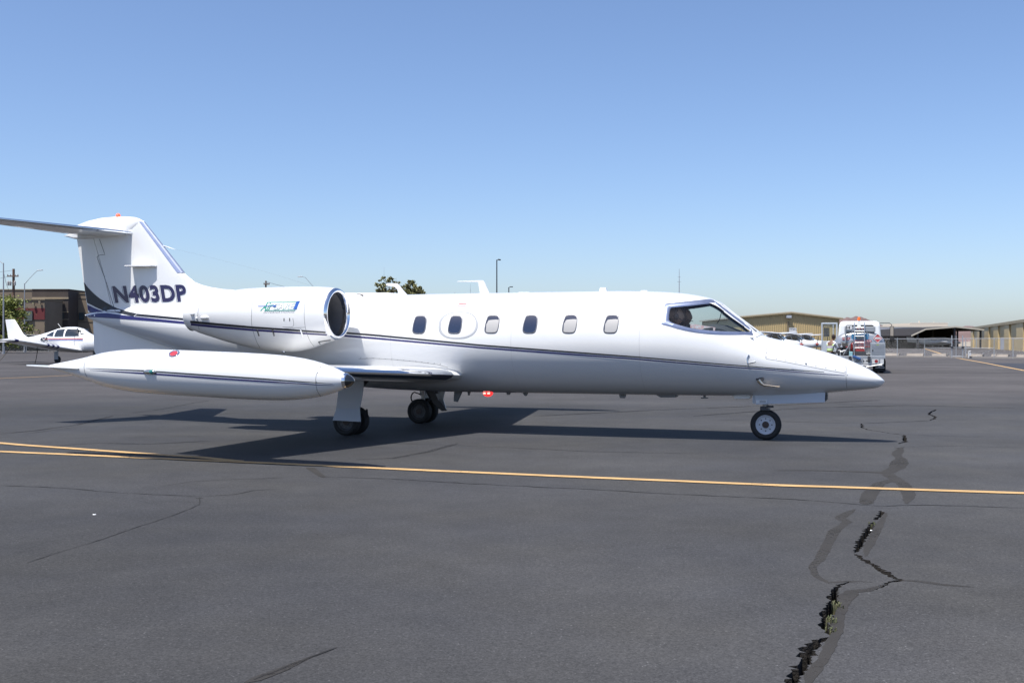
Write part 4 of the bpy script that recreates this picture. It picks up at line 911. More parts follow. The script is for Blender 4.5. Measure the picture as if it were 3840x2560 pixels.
# two pilots, seated
def pilot(y, yaw, label, shirt, skin, hairc):
    # seat at x=5.0; figure built in jet coordinates, face along +x
    root = empty('person', JM @ Vector((4.98, y, 1.10)), JH-PI/2, label=label, cat='person')   # local +y = jet forward
    J = {'pelvis': ((0, -.02, .10), .15, .12), 'belly': ((0, -.05, .26), .145, .115), 'chest': ((0, -.07, .45), .17, .12), 'neck0': ((0, -.05, .59), .06, .06), 'neck': ((0, -.03, .66), .052, .055)}
    B = [('pelvis', 'belly'), ('belly', 'chest'), ('chest', 'neck0'), ('neck0', 'neck')]
    for s in (-1, 1):
        arm_chain(J, B, s, (s*.20, -.07, .50), (s*.23, .10, .28), (s*.16, .34, .30), (0, 1, -.1))
        k = 'L' if s < 0 else 'R'
        J[k+'hip'] = ((s*.08, .03, .06), .085, .085); J[k+'kn'] = ((s*.07, .42, .14), .06, .06); J[k+'an'] = ((s*.05, .60, -.10), .04, .042); J[k+'toe'] = ((s*.05, .74, -.13), .035, .03)
        B += [('pelvis', k+'hip'), (k+'hip', k+'kn'), (k+'kn', k+'an'), (k+'an', k+'toe')]
    put('body', skin_mesh(J, B, 'body', 1), skin, root)
    head_mb((0, 0, .755), .105, yaw).build('head', skin, root, smooth=True, angle=80)
    Js = {k: (v[0], v[1]*1.12, v[2]*1.12) for k, v in J.items() if k in ('pelvis', 'belly', 'chest', 'Lsh', 'Rsh', 'Lel', 'Rel')}
    put('shirt', skin_mesh(Js, [b for b in B if b[0] in Js and b[1] in Js], 'shirt', 1), shirt, root)
    mb = MB(); mb.ball((0, -.034, .795), (.090, .086, .106), 16, 10); mb.build('hair', hairc, root, smooth=True)
    mb = MB(); mb.tube([(math.sin(a)*.105, -.01, .76+math.cos(a)*.125) for a in np.linspace(-1.6, 1.6, 14)], .012, 6); 
    for s in (-1, 1): mb.ball((s*.10, 0, .745), (.03, .042, .05), 10, 8)
    mb.tube([(.105, .02, .73), (.10, .09, .69), (.06, .125, .685)], .005, 5); mb.xf(Matrix.Translation((0, 0, 0))); mb.build('headset', DARK(), root, smooth=True)
    mb = MB()
    for s in (-1, 1): fingers(mb, (s*.16, .34, .30), (0, 1, -.1), -s)
    mb.build('fingers', skin, root, smooth=True)
pilot(-.33, .35, 'pilot in a pale shirt wearing a headset behind the rear of the cockpit side window', mat('pale_shirt', (.30,.33,.40), .8), SKIN1, mat('dark_hair', (.02,.017,.015), .7))
pilot(.33, 0.0, 'pilot in a dark shirt seen in profile at the far cockpit seat', mat('dark_shirt', (.05,.06,.09), .8), SKIN1, mat('dark_hair', (.02,.017,.015), .7))

# ------------------------------------------------------------------ light aircraft on the left
def rsec(x, hw, zb, zt, n=20, p=2.6):
    zc, h = (zt+zb)/2, (zt-zb)/2; out = []
    for k in range(n):
        a = 2*PI*k/n; c, s = math.cos(a), math.sin(a); out.append(Vector((x, hw*abs(s)**(2/p)*(1 if s > 0 else -1), zc+h*abs(c)**(2/p)*(1 if c > 0 else -1))))
    return out
LW = mat('light_aircraft_white', (.78,.78,.77), .35, coat=.3, var=.04)
def small_wheel(parent, c, r=.20, w_=.13):
    mb = MB(); h = w_/2; mb.lathe([(-h*.6,.03),(-h*.7,r*.5),(-h,r*.7),(-h*.8,r*.93),(0,r),(h*.8,r*.93),(h,r*.7),(h*.7,r*.5),(h*.6,.03)], c, 'y', 20); return mb.build('wheel', BLACK(), parent, smooth=True)
WIN = mat('dark_cabin_glass', (.02,.025,.028), .06, coat=1.0)
def low_wing():
    t = empty('light_aircraft', (-29.97, 75.74, 0), math.radians(-18), label='white low-wing light aircraft with red and blue stripes tied down on the apron', cat='light aircraft'); t.scale = (1.22, 1.22, 1.28)
    S = [(2.55,.10,.98,1.18),(2.45,.20,.88,1.28),(2.3,.36,.74,1.36),(1.6,.48,.62,1.42),(1.05,.55,.58,1.50),(.75,.57,.57,1.62),(.35,.58,.57,1.86),(0,.585,.57,1.93),(-.6,.57,.57,1.93),(-1.1,.52,.60,1.85),(-1.7,.43,.66,1.68),(-2.5,.31,.76,1.50),(-3.4,.19,.88,1.36),(-4.4,.08,1.02,1.26),(-4.75,.03,1.10,1.22)]
    mb = MB(); mb.loft([rsec(*s) for s in S]); fu = mb.build('fuselage', LW, t, smooth=True, angle=60)
    fb = BVHTree.FromPolygons([v.co for v in fu.data.vertices], [tuple(p.vertices) for p in fu.data.polygons])
    def side(name, poly, m, off=.02, par=fu):
        for s in (-1, 1):
            poly2 = dense(list(poly)+[poly[0]], .12)[:-1]; vs = [Vector(p) for p in poly2]; k = len(vs); x0, x1 = min(p[0] for p in poly2), max(p[0] for p in poly2); z0, z1 = min(p[1] for p in poly2), max(p[1] for p in poly2)
            for gx in np.arange(x0+.06, x1, .12):
                for gz in np.arange(z0+.05, z1, .1):
                    if inside((gx, gz), poly2): vs.append(Vector((gx, gz)))
            rv, _, rf, _, _, _ = geometry.delaunay_2d_cdt(vs, [], [list(range(k))], 1, 1e-4); out = []
            for p in rv:
                h, n, i, d = fb.ray_cast(Vector((p.x, s*2, p.y)), Vector((0, -s, 0))); h = h if h else Vector((p.x, s*.5, p.y)); out.append(h+Vector((0, s*off, 0)))
            mb = MB(); mb.add(out, [tuple(f) for f in rf]); o = mb.build(name, m, par, fix=False)
            if o.data.polygons[0].normal.y*s < 0: o.data.flip_normals()
    side('side_window', [(.62,1.44),(.52,1.70),(.30,1.80),(-.25,1.82),(-.30,1.42)], WIN); side('side_window', [(-.42,1.42),(-.40,1.82),(-.98,1.77),(-1.06,1.42)], WIN); side('side_window', [(-1.18,1.44),(-1.15,1.68),(-1.34,1.66),(-1.74,1.46)], WIN)
    side('windshield', [(.66,1.52),(.58,1.70),(.42,1.83),(.30,1.86),(.55,1.62),(.95,1.50)], WIN, .024)
    side('red_stripe', [(.9,1.275),(.9,1.315),(-1.5,1.30),(-2.0,1.285),(-1.5,1.265)], mat('red_stripe_paint', (.50,.04,.05), .4)); side('blue_stripe', [(.9,1.205),(.9,1.235),(-1.5,1.225),(-1.5,1.20)], mat('blue_stripe_paint', (.05,.10,.42), .4))
    side('door_joint', [(.35,.95),(.36,1.44),(.345,1.44),(.335,.95)], PNL, .012)
    vs, fs, _ = text_mesh('4DR', .02); 
    mb = MB(); o_ = []
    for a, b in vs:
        p = Vector((-2.15+.62*a, -2, 1.16+.22*b)); h, n, i, d = fb.ray_cast(p, Vector((0, 1, 0))); o_.append((h if h else p)+Vector((0, -.02, 0)))
    mb.add(o_, fs); mb.build('registration', mat('black_print', (.02,.02,.025), .5), fu, fix=False)
    for s in (-1, 1):
        st = [(s*.3, .78, .66, 1.62), (s*1.6, .76, .80, 1.60), (s*4.6, .62, 1.15, 1.34), (s*5.2, .52, 1.22, 1.15), (s*5.32, .30, 1.235, .7)]
        mb = MB(); mb.loft(wing_loft(st, .14, 0, 1)); wg = mb.build('wing', LW, t, smooth=True, angle=50)
        for y in (2.2, 2.55, 2.9):
            f = (y-1.6)/3.0; mb = MB(); mb.loft(wing_loft([(s*q, .76-.14*((q-1.6)/3), .80+.35*((q-1.6)/3), 1.60-.26*((q-1.6)/3)) for q in (y, y+.16)], .14, 0, .35, .006, 10), False); mb.build('wing_band', NAVY(), wg, smooth=True)
        mb = MB(); mb.loft(wing_loft([(s*5.0, .56, 1.19, 1.22), (s*5.22, .51, 1.225, 1.13)], .14, 0, .5, .006, 10), False); mb.build('wing_band', NAVY(), wg, smooth=True)
        mb = MB(); mb.tube([(0, s*1.5, .72), (0, s*1.5, .2)], .045, 8); mb.box((-.02, s*1.585, .42), (.26, .02, .42)); mb.build('gear_leg', mat('gear_grey', (.35,.37,.40), .5), t); small_wheel(t, (0, s*1.5, .20))
        mb = MB(); mb.loft(wing_loft([(s*.02, -3.95, 1.12, .85), (s*1.85, -4.05, 1.12, .70)], .09, 0, 1)); mb.build('stabilator', LW, t, smooth=True, angle=50)
    r = []
    for z, xl, xt in [(1.15,-2.7,-4.72),(1.32,-3.1,-4.74),(1.40,-3.40,-4.75),(1.55,-3.66,-4.77),(2.28,-4.20,-4.92),(2.36,-4.30,-4.93)]:
        xs, yt = foil(xl-xt, .09); cs = 0.5*(1-np.cos(PI*np.linspace(0, 1, 10))); pt = [(c, float(np.interp(c, xs, yt))) for c in cs]
        r.append([Vector((xl-c*(xl-xt), y, z)) for c, y in pt]+[Vector((xl-c*(xl-xt), -y, z)) for c, y in pt[::-1]])
    mb = MB(); mb.loft(r); mb.build('fin', LW, t, smooth=True, angle=50)
    mb = MB(); mb.tube([(1.75, 0, .70), (1.85, 0, .2)], .04, 8); mb.build('nose_leg', GREYP(), t); small_wheel(t, (1.85, 0, .18), .18)
    mb = MB(); mb.lathe([(2.52,.15),(2.7,.12),(2.82,.05),(2.85,.005)], (0, 0, 1.08), n=16); mb.build('spinner', LW, t, smooth=True)
    mb = MB()
    for s in (-1, 1): mb.loft([[Vector((2.66+dx*w_, dy, 1.08+s*z)) for dx, dy in ((-.02,-w_),(.02,w_),(.035,w_),(-.005,-w_))] for z, w_ in ((.1,.05),(.5,.08),(.92,.05))])
    mb.build('propeller', DARK(), t)
    mb = MB(); mb.tube([(-.95, 0, 1.80), (-1.25, 0, 2.12)], .012, 5); mb.build('whip_antenna', LW, t)
    return t
PIPER = low_wing()
# tie-down ropes
PW = Matrix.Translation(PIPER.location) @ Matrix.Rotation(math.radians(-18), 4, 'Z') @ Matrix.Scale(1.22, 4)
ROPE = mat('tie_down_rope', (.10,.09,.07), .9)
for (a, b, lab) in (((-.1,-2.9,.92), (-.9,-2.2,0), 'dark tie-down rope from the near wing of the light aircraft to the apron'), ((-4.5,0,1.0), (-4.9,-.6,0), 'dark tie-down rope from the tail of the light aircraft to the apron')):
    mb = MB(); A_, B_ = PW @ Vector(a), PW @ Vector(b); B_.z = 0.01; mb.tube([A_, (A_*.66+B_*.34)+Vector((.02,0,-.04)), (A_*.33+B_*.67)+Vector((.02,0,-.05)), B_], .022, 6); tag(mb.build('tie_down_rope', ROPE, None, smooth=True), lab, 'rope')

# ------------------------------------------------------------------ buildings on the left
def pbox(name, u0, u1, v0, v1, d, depth, m, parent, inset=0.0, bevel=0):
    """box whose front face at depth d covers the photo rectangle (v1 None: down to the ground)"""
    a, b = D(u0, v0, d), D(u1, v0, d); z0 = 0.0 if v1 is None else D(0, v1, d).z
    mb = MB(); mb.box(((a.x+b.x)/2, d+depth/2-inset, (a.z+z0)/2), (abs(b.x-a.x), depth, abs(a.z-z0))); return mb.build(name, m, parent, bevel=bevel)
STU1 = mat('tan_stucco', (.20,.155,.11), .9, var=.1, vscale=.5, bump=.2, bscale=8); STU2 = mat('dark_brown_stucco', (.065,.052,.045), .9, var=.12, vscale=.5, bump=.2, bscale=8)
STU3 = mat('maroon_stucco', (.14,.028,.03), .9, var=.1, vscale=.6); STU4 = mat('light_band_stucco', (.27,.22,.15), .9, var=.08)
WGL = mat('office_window_glass', (.05,.07,.075), .05, coat=1.0); OFR = mat('window_frame_dark', (.05,.045,.04), .5)
t = empty('office_building', D(150, V0, 178)-Vector((0, 0, CAMH)), 0, label='two-storey tan and dark brown stucco office block with a maroon band', cat='building'); tl = t.location.copy()
def TB_(o): o.parent = t; o.matrix_parent_inverse = Matrix.Translation(-tl); return o
pb = lambda *a, **k: TB_(pbox(*a, **k))
pb('rear_wing', -160, 121, 1086, None, 188, 14, STU1, None); pb('parapet_cap', -162, 122, 1084, 1087.5, 187.9, 14.2, STU4, None)
pb('tower_wall', 120, 256, 1086, None, 177, 12, STU2, None); pb('tower_band', 119.5, 256.5, 1114, 1121, 176.9, .2, STU4, None); pb('parapet_cap', 119, 257, 1083.5, 1086, 176.9, 12.2, STU2, None)
pb('right_wing', 256, 560, 1101, None, 181, 14, STU1, None); pb('parapet_cap', 256, 561, 1098.5, 1101.5, 180.9, 14.2, STU4, None); pb('wall_joint', 256.5, 560, 1119.5, 1121, 180.95, .1, STU2, None); pb('wall_joint', 256.5, 560, 1207, 1208.5, 180.95, .1, STU2, None)
pb('entrance_wing', 28, 167, 1123, None, 170, 6.8, STU1, None); pb('parapet_cap', 26, 168, 1121, 1124, 169.85, 7, STU4, None); pb('maroon_band', 27.5, 167.4, 1155, 1198, 169.9, .2, STU3, None)
for (u0, u1, v0, v1, d) in [(94,122,1165,1204,169.75),(62,85,1129,1142,169.85),(40,52,1129,1142,169.85),(218,239,1172,1197,176.8),(295,315,1172,1200,180.8),(345,366,1172,1200,180.8)]:
    f = pb('window', u0, u1, v0, v1, d, .12, OFR, None); g = pbox('pane', u0+1.5, u1-1.5, v0+1.5, v1-1.5, d-.03, .06, WGL if v1-v0 > 20 else OFR, None); g.parent = f
pb('doorway', 170, 194, 1160, None, 176.85, .2, OFR, None); pb('door_leaf', 172, 182, 1195, None, 176.8, .1, WGL, None); pb('sill_band', 200, 256.3, 1168, 1171, 176.92, .15, STU4, None); pb('sill_band', 200, 256.3, 1196, 1199, 176.92, .15, STU4, None)
for u, v, d in ((127,1138,169.8), (34,1138,169.8), (150,1132,169.8)):
    c = D(u, v, d); mb = MB(); mb.box((0, -.12, 0), (.28, .3, .3)); mb.prism([(-.14,-.15),(.14,-.15),(.09,-.4),(-.09,-.4)], -.25, -.05); o = mb.build('wall_light', STU4, None, loc=c); TB_(o)
# low wall and screened fence in front of it
mb = MB(); a, b = D(-120, 1300, 160), D(60, 1300, 160); mb.box(((a.x+b.x)/2, 160, .33), (b.x-a.x, .3, .66)); mb.box(((a.x+b.x)/2, 160, .69), (b.x-a.x+.1, .4, .06)); tag(mb.build('low_wall', mat('red_brown_block', (.16,.065,.045), .9, var=.15, vscale=3), None), 'low red-brown block wall at the apron edge by the office block', 'wall')
def chain_fence(name, pts, hgt, label, mesh=.14, wire=.0018, post_u=None, screen=None, n_arm=False):
    """chain-link fence along ground points with posts, rails and diagonal wire"""
    t = empty(name, pts[0], 0, label=label, cat='fence'); o0 = Vector(pts[0]); t.location = o0
    for a, b in zip(pts, pts[1:]):
        a, b = Vector(a)-o0, Vector(b)-o0; L = (b-a).length; e = (b-a)/L
        for z in (hgt, .08): mb = MB(); mb.tube([a+Vector((0,0,z)), b+Vector((0,0,z))], .03 if z > 1 else .012, 6); mb.build('rail', STEEL(), t, smooth=True)
        n = max(1, int(round(L/3.0)))
        if post_u is None:
            for i in range(n+1): mb = MB(); mb.tube([a+e*L*i/n-Vector((0,0,.1)), a+e*L*i/n+Vector((0,0,hgt+.08))], .035, 8); mb.build('post', STEEL(), t, smooth=True)
        mb = MB(); k = int((L+hgt)/mesh); s = Vector((0, 0, 1)).cross(e)*wire
        for i in range(k):
            for dr in (1, -1):
                x = i*mesh - (hgt if dr > 0 else 0); x0, z0, x1, z1 = x, .05, x+dr*hgt, hgt
                if dr < 0: x0, x1 = i*mesh, i*mesh-hgt
                def clip(xa, za, xb, zb):
                    if xa > xb: xa, za, xb, zb = xb, zb, xa, za
                    if xb < 0 or xa > L: return None
                    if xa < 0: za += (zb-za)*(0-xa)/(xb-xa); xa = 0
                    if xb > L: zb = za+(zb-za)*(L-xa)/(xb-xa); xb = L
                    return xa, za, xb, zb
                c = clip(x0, z0, x1, z1)
                if not c: continue
                p, q = a+e*c[0]+Vector((0,0,c[1])), a+e*c[2]+Vector((0,0,c[3])); h = Vector((0, 0, wire))
                mb.add([p-s, p+s, p+h*1.4, q-s, q+s, q+h*1.4], [(0,1,4,3),(1,2,5,4),(2,0,3,5)])
        tag(mb.build('wire_mesh', STEEL(), t, fix=False), kind='stuff')
        if screen: mb = MB(); mb.add([a+s*4+Vector((0,0,.1)), b+s*4+Vector((0,0,.1)), b+s*4+Vector((0,0,hgt-.05)), a+s*4+Vector((0,0,hgt-.05))], [(0,1,2,3)]); mb.build('windscreen_fabric', screen, t, fix=False)
    return t
chain_fence('perimeter_fence', [D(-150, V0, 152)-Vector((0,0,CAMH)), D(420, V0, 158)-Vector((0,0,CAMH))], 2.4, 'chain-link fence with dark windscreen fabric in front of the office block', mesh=.5, wire=.003, screen=mat('dark_windscreen', (.03,.032,.03), .9, var=.3, vscale=1.2))

# ------------------------------------------------------------------ trees
LEAF = {}
def leafmat(n, c1, c2):
    if n not in LEAF:
        m = mat(n, c1, .6, col2=c2, vscale=1.2); b = m.node_tree.nodes['Principled BSDF']; b.inputs['Subsurface Weight'].default_value = 0; LEAF[n] = m
    return LEAF[n]
def tree(name, base, clumps, trunk, lm, n_leaf, lsz, seed, label, droop=0.3, group=None):
    """clumps: (x,z,r) in metres around base in the picture plane; y spread random"""
    r = random.Random(seed); t = empty(name, base, 0, label=label, cat='tree', group=group)
    mb = MB(); mb.tube([Vector(p) for p in trunk], [max(.03, .16-.12*i/(len(trunk)-1)) for i in range(len(trunk))], 8); tr = mb.build('trunk', mat('bark', (.10,.075,.055), .9, var=.3, vscale=8, bump=.4, bscale=12), t, smooth=True)
    mb = MB(); top = Vector(trunk[-1])
    for x, y, z, rr in clumps:
        s = Vector(trunk[max(1, len(trunk)-2)]) if r.random() < .5 else top
        mid = (s+Vector((x, y, z)))/2+Vector((r.uniform(-.2,.2), r.uniform(-.2,.2), -.15)); mb.tube([s, mid, Vector((x, y, z))], [.06, .04, .012], 5)
    mb.build('limb', mat('bark', (.1,.07,.05)), tr, smooth=True)
    mb = MB(); tot = sum(c[3]**2 for c in clumps)
    for x, y, z, rr in clumps:
        for _ in range(int(n_leaf*rr*rr/tot)):
            d = Vector((r.gauss(0, 1), r.gauss(0, 1), r.gauss(0, 1))).normalized(); q = abs(r.gauss(0, .75))
            p = Vector((x, y, z))+Vector((d.x*rr*q*1.2, d.y*rr*q*1.2, d.z*rr*q*.8))
            s = lsz*r.uniform(.5, 1.3); a = Vector((r.uniform(-1,1), r.uniform(-1,1), r.uniform(-.6,.4)-droop)).normalized(); b = a.cross(Vector((r.uniform(-1,1), r.uniform(-1,1), r.uniform(-1,1)))).normalized()*s*.35
            mb.add([p-a*s*.5, p+b, p+a*s*.5, p-b], [(0, 1, 2, 3)])
    mb.build('crown', lm, t, fix=False); return t
GRN1 = leafmat('palo_verde_leaf', (.25,.26,.05), (.12,.15,.03)); GRN2 = leafmat('olive_leaf', (.25,.24,.085), (.12,.12,.05))
rr = random.Random(3); cl = []
for i in range(90):
    a = rr.uniform(0, 2*PI); q = rr.random()**.5; z = rr.uniform(1.2, 6.8); wd = interp(z, [1,3,5,7], [3.4,3.3,2.5,1.0]); cl.append((math.cos(a)*q*wd, math.sin(a)*q*wd, z, rr.uniform(.4,.85)))
tree('palo_verde_tree', D(10, V0, 138)-Vector((0,0,CAMH)), cl, [(0,0,-.1),(.1,0,1),(-.1,.1,2.2),(.1,0,3.4)], GRN1, 16000, .26, 4, 'bushy yellow-green tree in front of the office block beside the tall lamp post', .1)
def px_clumps(u0, v0s, d, seed, base_u, n):
    r = random.Random(seed); out = []
    for (u, v, pr) in v0s:
        c = D(u, v, d); bx = D(base_u, V0, d).x
        for k in range(n): out.append((c.x-bx+r.uniform(-1,1)*pr*d/FPX, r.uniform(-1.6,1.6), c.z+r.uniform(-1,1)*pr*d/FPX, pr*d/FPX*r.uniform(.18,.5)))
    return out
base = lambda u, d: D(u, V0, d)-Vector((0, 0, CAMH))
zt = lambda v, d: D(0, v, d).z
tree('thin_tree', base(1460, 168), px_clumps(0, [(1438,1055,16),(1455,1052,12),(1425,1080,14),(1450,1085,16),(1478,1080,14),(1487,1062,9),(1440,1110,20),(1470,1120,22)], 168, 11, 1460, 7), [(0,0,-.1),(.1,0,3),(0,.1,6),(-.1,0,8)], GRN2, 6000, .30, 12, 'sparse olive-green tree with thin antennas rising behind it, seen above the jet roof', .5)
tree('bushy_tree', base(1545, 166), px_clumps(0, [(1540,1062,12),(1530,1078,18),(1520,1090,16),(1550,1090,20),(1568,1088,14),(1577,1084,8),(1540,1110,24),(1570,1112,20),(1588,1104,6)], 166, 13, 1545, 7), [(0,0,-.1),(-.1,0,3),(0,.1,6),(.1,0,8)], GRN2, 9500, .30, 14, 'fuller olive-green tree right of the hooked roof antenna, seen above the jet roof', .5)

# ------------------------------------------------------------------ poles, lamps, masts
GAL = mat('galvanised_pole', (.36,.36,.37), .5, .5); BLK = mat('black_pole_paint', (.02,.022,.03), .4)
def lamp_post(u, vt, d, m, label, arm=None, head=None, r0=.11, r1=.06):
    """arm: list of photo pixels from the pole top outwards, head at the end"""
    b = base(u, d); t = empty('lamp_post', b, 0, label=label, cat='lamp post'); h = zt(vt, d)
    mb = MB(); mb.tube([(0,0,-.1), (0,0,h*.5), (0,0,h)], [r0, (r0+r1)/2, r1], 10); mb.tube([(0,0,0), (0,0,.25)], r0*1.7, 10); mb.build('pole', m, t, smooth=True)
    pts = [D(a, c, d)-b for a, c in arm]; mb = MB(); mb.tube([(0,0,h-.1)]+pts, [r1*.8]+[r1*.55]*len(pts), 6); mb.build('arm', m, t, smooth=True)
    p, q = pts[-1], D(*head, d)-b; mb = MB(); mb.box((p+q)/2, ((q-p).length+.05, .24, .11), Matrix.Rotation(-math.atan2(q.z-p.z, q.x-p.x), 3, 'Y')); mb.build('lamp_head', mat('lamp_head_grey', (.55,.55,.55), .4) if m is not BLK else m, t, bevel=.03); return t
lamp_post(13, 986, 130, GAL, 'tall grey lamp post standing in the yellow-green tree', [(4,983),(-14,968)], (-24,966))
lamp_post(92, 1063, 150, GAL, 'grey lamp post with a slanting arm in front of the maroon wall band', [(108,1047),(128,1026),(141,1014)], (160,1012.5))
lamp_post(1186, 1086, 165, GAL, 'grey lamp post whose slanting arm shows above the engine', [(1172,1071),(1160,1058),(1146,1041),(1134,1037)], (1117,1038))
lamp_post(1863, 974, 101, BLK, 'tall black lamp post rising behind the jet cabin', [(1868,973)], (1877,974.5), .075, .05)
lamp_post(1908, 1077, 152, BLK, 'short-looking black lamp post beside the tall black one behind the cabin', [(1912,1075.5)], (1923,1075.5), .09, .07)
def utility_pole(u, vt, d, label, arms, w0=.17):
    b = base(u, d); t = empty('utility_pole', b, 0, label=label, cat='utility pole'); h = zt(vt, d); WD = mat('weathered_wood', (.16,.095,.065), .9, var=.3, vscale=3)
    mb = MB(); mb.tube([(0,0,-.2), (0,0,h)], [w0*1.3, w0], 10); mb.build('pole', WD, t, smooth=True)
    for (ua, ub, v) in arms:
        a, c = D(ua, v, d)-b, D(ub, v, d)-b; mb = MB(); mb.box(((a.x+c.x)/2, -.25, (a.z+c.z)/2), (abs(c.x-a.x), .12, .16)); ar = mb.build('crossarm', WD, t)
        for f in (.05, .3, .7, .95):
            p = a*(1-f)+c*f; mb = MB(); mb.lathe([(.08,.05),(.14,.09),(.2,.05),(.26,.09),(.32,.03)], (p.x, -.25, p.z), 'z', 8); mb.build('insulator', mat('porcelain', (.3,.29,.28), .2), ar, smooth=True)
    return t
up1 = utility_pole(51, 1008, 160, 'weathered wooden utility pole with crossarm beside the office block', [(30, 72, 1036)])
b = base(51, 160)
for du in (-16, -8, 9):
    c = D(51+du, 1062, 160)-b; mb = MB(); mb.lathe([(-.35,.10),(-.3,.14),(.2,.14),(.26,.08),(.4,.03)], (c.x, -.35, c.z), 'z', 10); mb.box((c.x/2, -.2, c.z), (abs(c.x), .06, .06)); mb.build('cutout_switch', mat('porcelain_grey', (.33,.32,.31), .4), up1, smooth=True)
utility_pole(997, 1053, 190, 'distant wooden utility pole seen just above the engine cowl', [(990, 1012, 1066)], .14)
WIRE = mat('wire_black', (.05,.05,.055), .6)
def wire(pts, r, label, nm='overhead_wire', cat='wire'):
    P = []
    for (a, b, sag) in pts:
        for k in range(13): q = k/12; P.append(Vector(a)*(1-q)+Vector(b)*q-Vector((0, 0, 4*sag*q*(1-q))))
    mb = MB(); mb.tube(P, r, 4); return tag(mb.build(nm, WIRE, None), label, cat)
wire([(D(-200,1012,160), D(50,1013,160), .4)], .018, 'overhead wire reaching the top of the wooden pole from beyond the picture edge')
wire([(D(-200,1040,160), D(31,1037,159.7), .5)], .018, 'overhead wire tied to the near end of the wooden pole crossarm')
wire([(D(14,1022,132), D(46,1090,159.8), .9)], .02, 'slack service wire from the tall lamp post down to the wooden pole')
wire([(D(997,1056,190), D(1400,1110,200), .8)], .022, 'thin overhead wire falling away from the distant pole above the engine')
def mast(u, vt, d, r, label, rungs=0):
    b = base(u, d); t = empty('radio_mast', b, 0, label=label, cat='mast'); h = zt(vt, d); mb = MB(); mb.tube([(0,0,-.2), (0,0,h*.8), (0,0,h)], [r, r*.8, r*.35], 6); mb.build('mast_tube', STEEL(), t, smooth=True)
    
    for f_, k_ in ((.84, 7), (.90, 5)): mb = MB(); mb.box((0, 0, h*f_), (r*k_, .05, .05)); mb.build('aerial_element', STEEL(), t)
    return t
mast(1440, 1000, 210, .035, 'tallest thin antenna mast above the sparse tree'); mast(1454, 1033, 210, .05, 'middle thin antenna mast at the sparse tree'); mast(1486, 1040, 210, .05, 'shortest antenna mast at the right edge of the sparse tree')
mast(1764, 1064, 200, .05, 'thin antenna mast under the long blade antenna of the jet'); mast(1705, 1095, 200, .09, 'stub antenna mast just above the jet roof by the blade antenna'); mast(2547, 1008, 190, .10, 'tall lattice radio mast rising behind the cockpit roof')

# ------------------------------------------------------------------ right background
TAN = mat('tan_metal_cladding', (.52,.395,.20), .5, var=.06, vscale=.4); TAND = mat('tan_trim', (.30,.24,.14), .5); GRYC = mat('grey_metal_cladding', (.46,.46,.48), .6, var=.06, vscale=.3); CREAM = mat('cream_render', (.62,.56,.47), .8, var=.05)
# gabled hangar with standing ribs
dH = 150; t = empty('gabled_hangar', base(2970, dH), 0, label='tan corrugated metal hangar with a shallow gabled roof behind the parked aircraft', cat='hangar'); hb = t.location.copy()
X = lambda u, d=dH: D(u, V0, d).x-hb.x
xl, xm, xr = X(2775), X(2965), X(3148); el, rm_, er = zt(1189, dH), zt(1175, dH), zt(1194, dH)
mb = MB(); mb.prism([(xl,-.1),(xr,-.1),(xr,er),(xm,rm_),(xl,el)], 0, 30); mb.build('wall', TAN, t)
k = 0; x = xl+.12
rib0 = None
while x < xr-.05:
    zt_ = interp(x, [xl, xm, xr], [el, rm_, er])-.02
    if rib0 is None:
        mb = MB(); mb.prism([(-.05,0),(.05,0),(.03,-.06),(-.03,-.06)], 0, 1, 'z'); rib0 = mb.build('cladding_rib', TAN, t); o = rib0
    else: o = rib0.copy(); COL.objects.link(o)
    o.location = (x, 0.0, 0); o.scale = (1, 1, zt_); x += .30
mb = MB(); mb.prism([(xl-.4,el-.1),(xm,rm_+.02),(xr+.4,er-.1),(xr+.4,er+.12),(xm,rm_+.26),(xl-.4,el+.12)], -.35, 30.3); rf = mb.build('roof', mat('pale_roof_metal', (.52,.47,.38), .5), t)
mb = MB(); mb.prism([(xl-.42,el-.14),(xm,rm_-.02),(xr+.42,er-.14),(xr+.42,er+.02),(xm,rm_+.16),(xl-.42,el+.02)], -.40, -.352); mb.build('roof_fascia', TAND, rf)
c = X(2955); mb = MB(); mb.box((c, -.35, rm_-.45), (.6, .7, .35)); mb.build('floodlight', GREYP(), t); mb = MB(); mb.box((c-.02, -.06, 2.1), (.35, .1, 4.2)); mb.build('downpipe', mat('tan_dark_panel', (.22,.17,.10), .6), t)
c = D(2973, 1237, dH-6); mb = MB(); mb.box((0,0,0), (.95, .05, .55)); sg = mb.build('hangar_sign', mat('sign_white', (.6,.6,.6), .6), None, loc=c); tag(sg, 'small white sign lettered Hangar in front of the tan hangar', 'sign')
flat_text('sign_lettering', 'Hangar', mat('sign_black', (.03,.03,.03), .6), sg, (-.42, -.03, .0), (.84, 0, 0), (0, 0, .2), .02)
mb = MB(); z0 = -c.z; mb.box((-.4, .03, z0/2-.1), (.05, .05, -z0)); mb.box((.4, .03, z0/2-.1), (.05, .05, -z0)); mb.build('sign_post', STEEL(), sg)
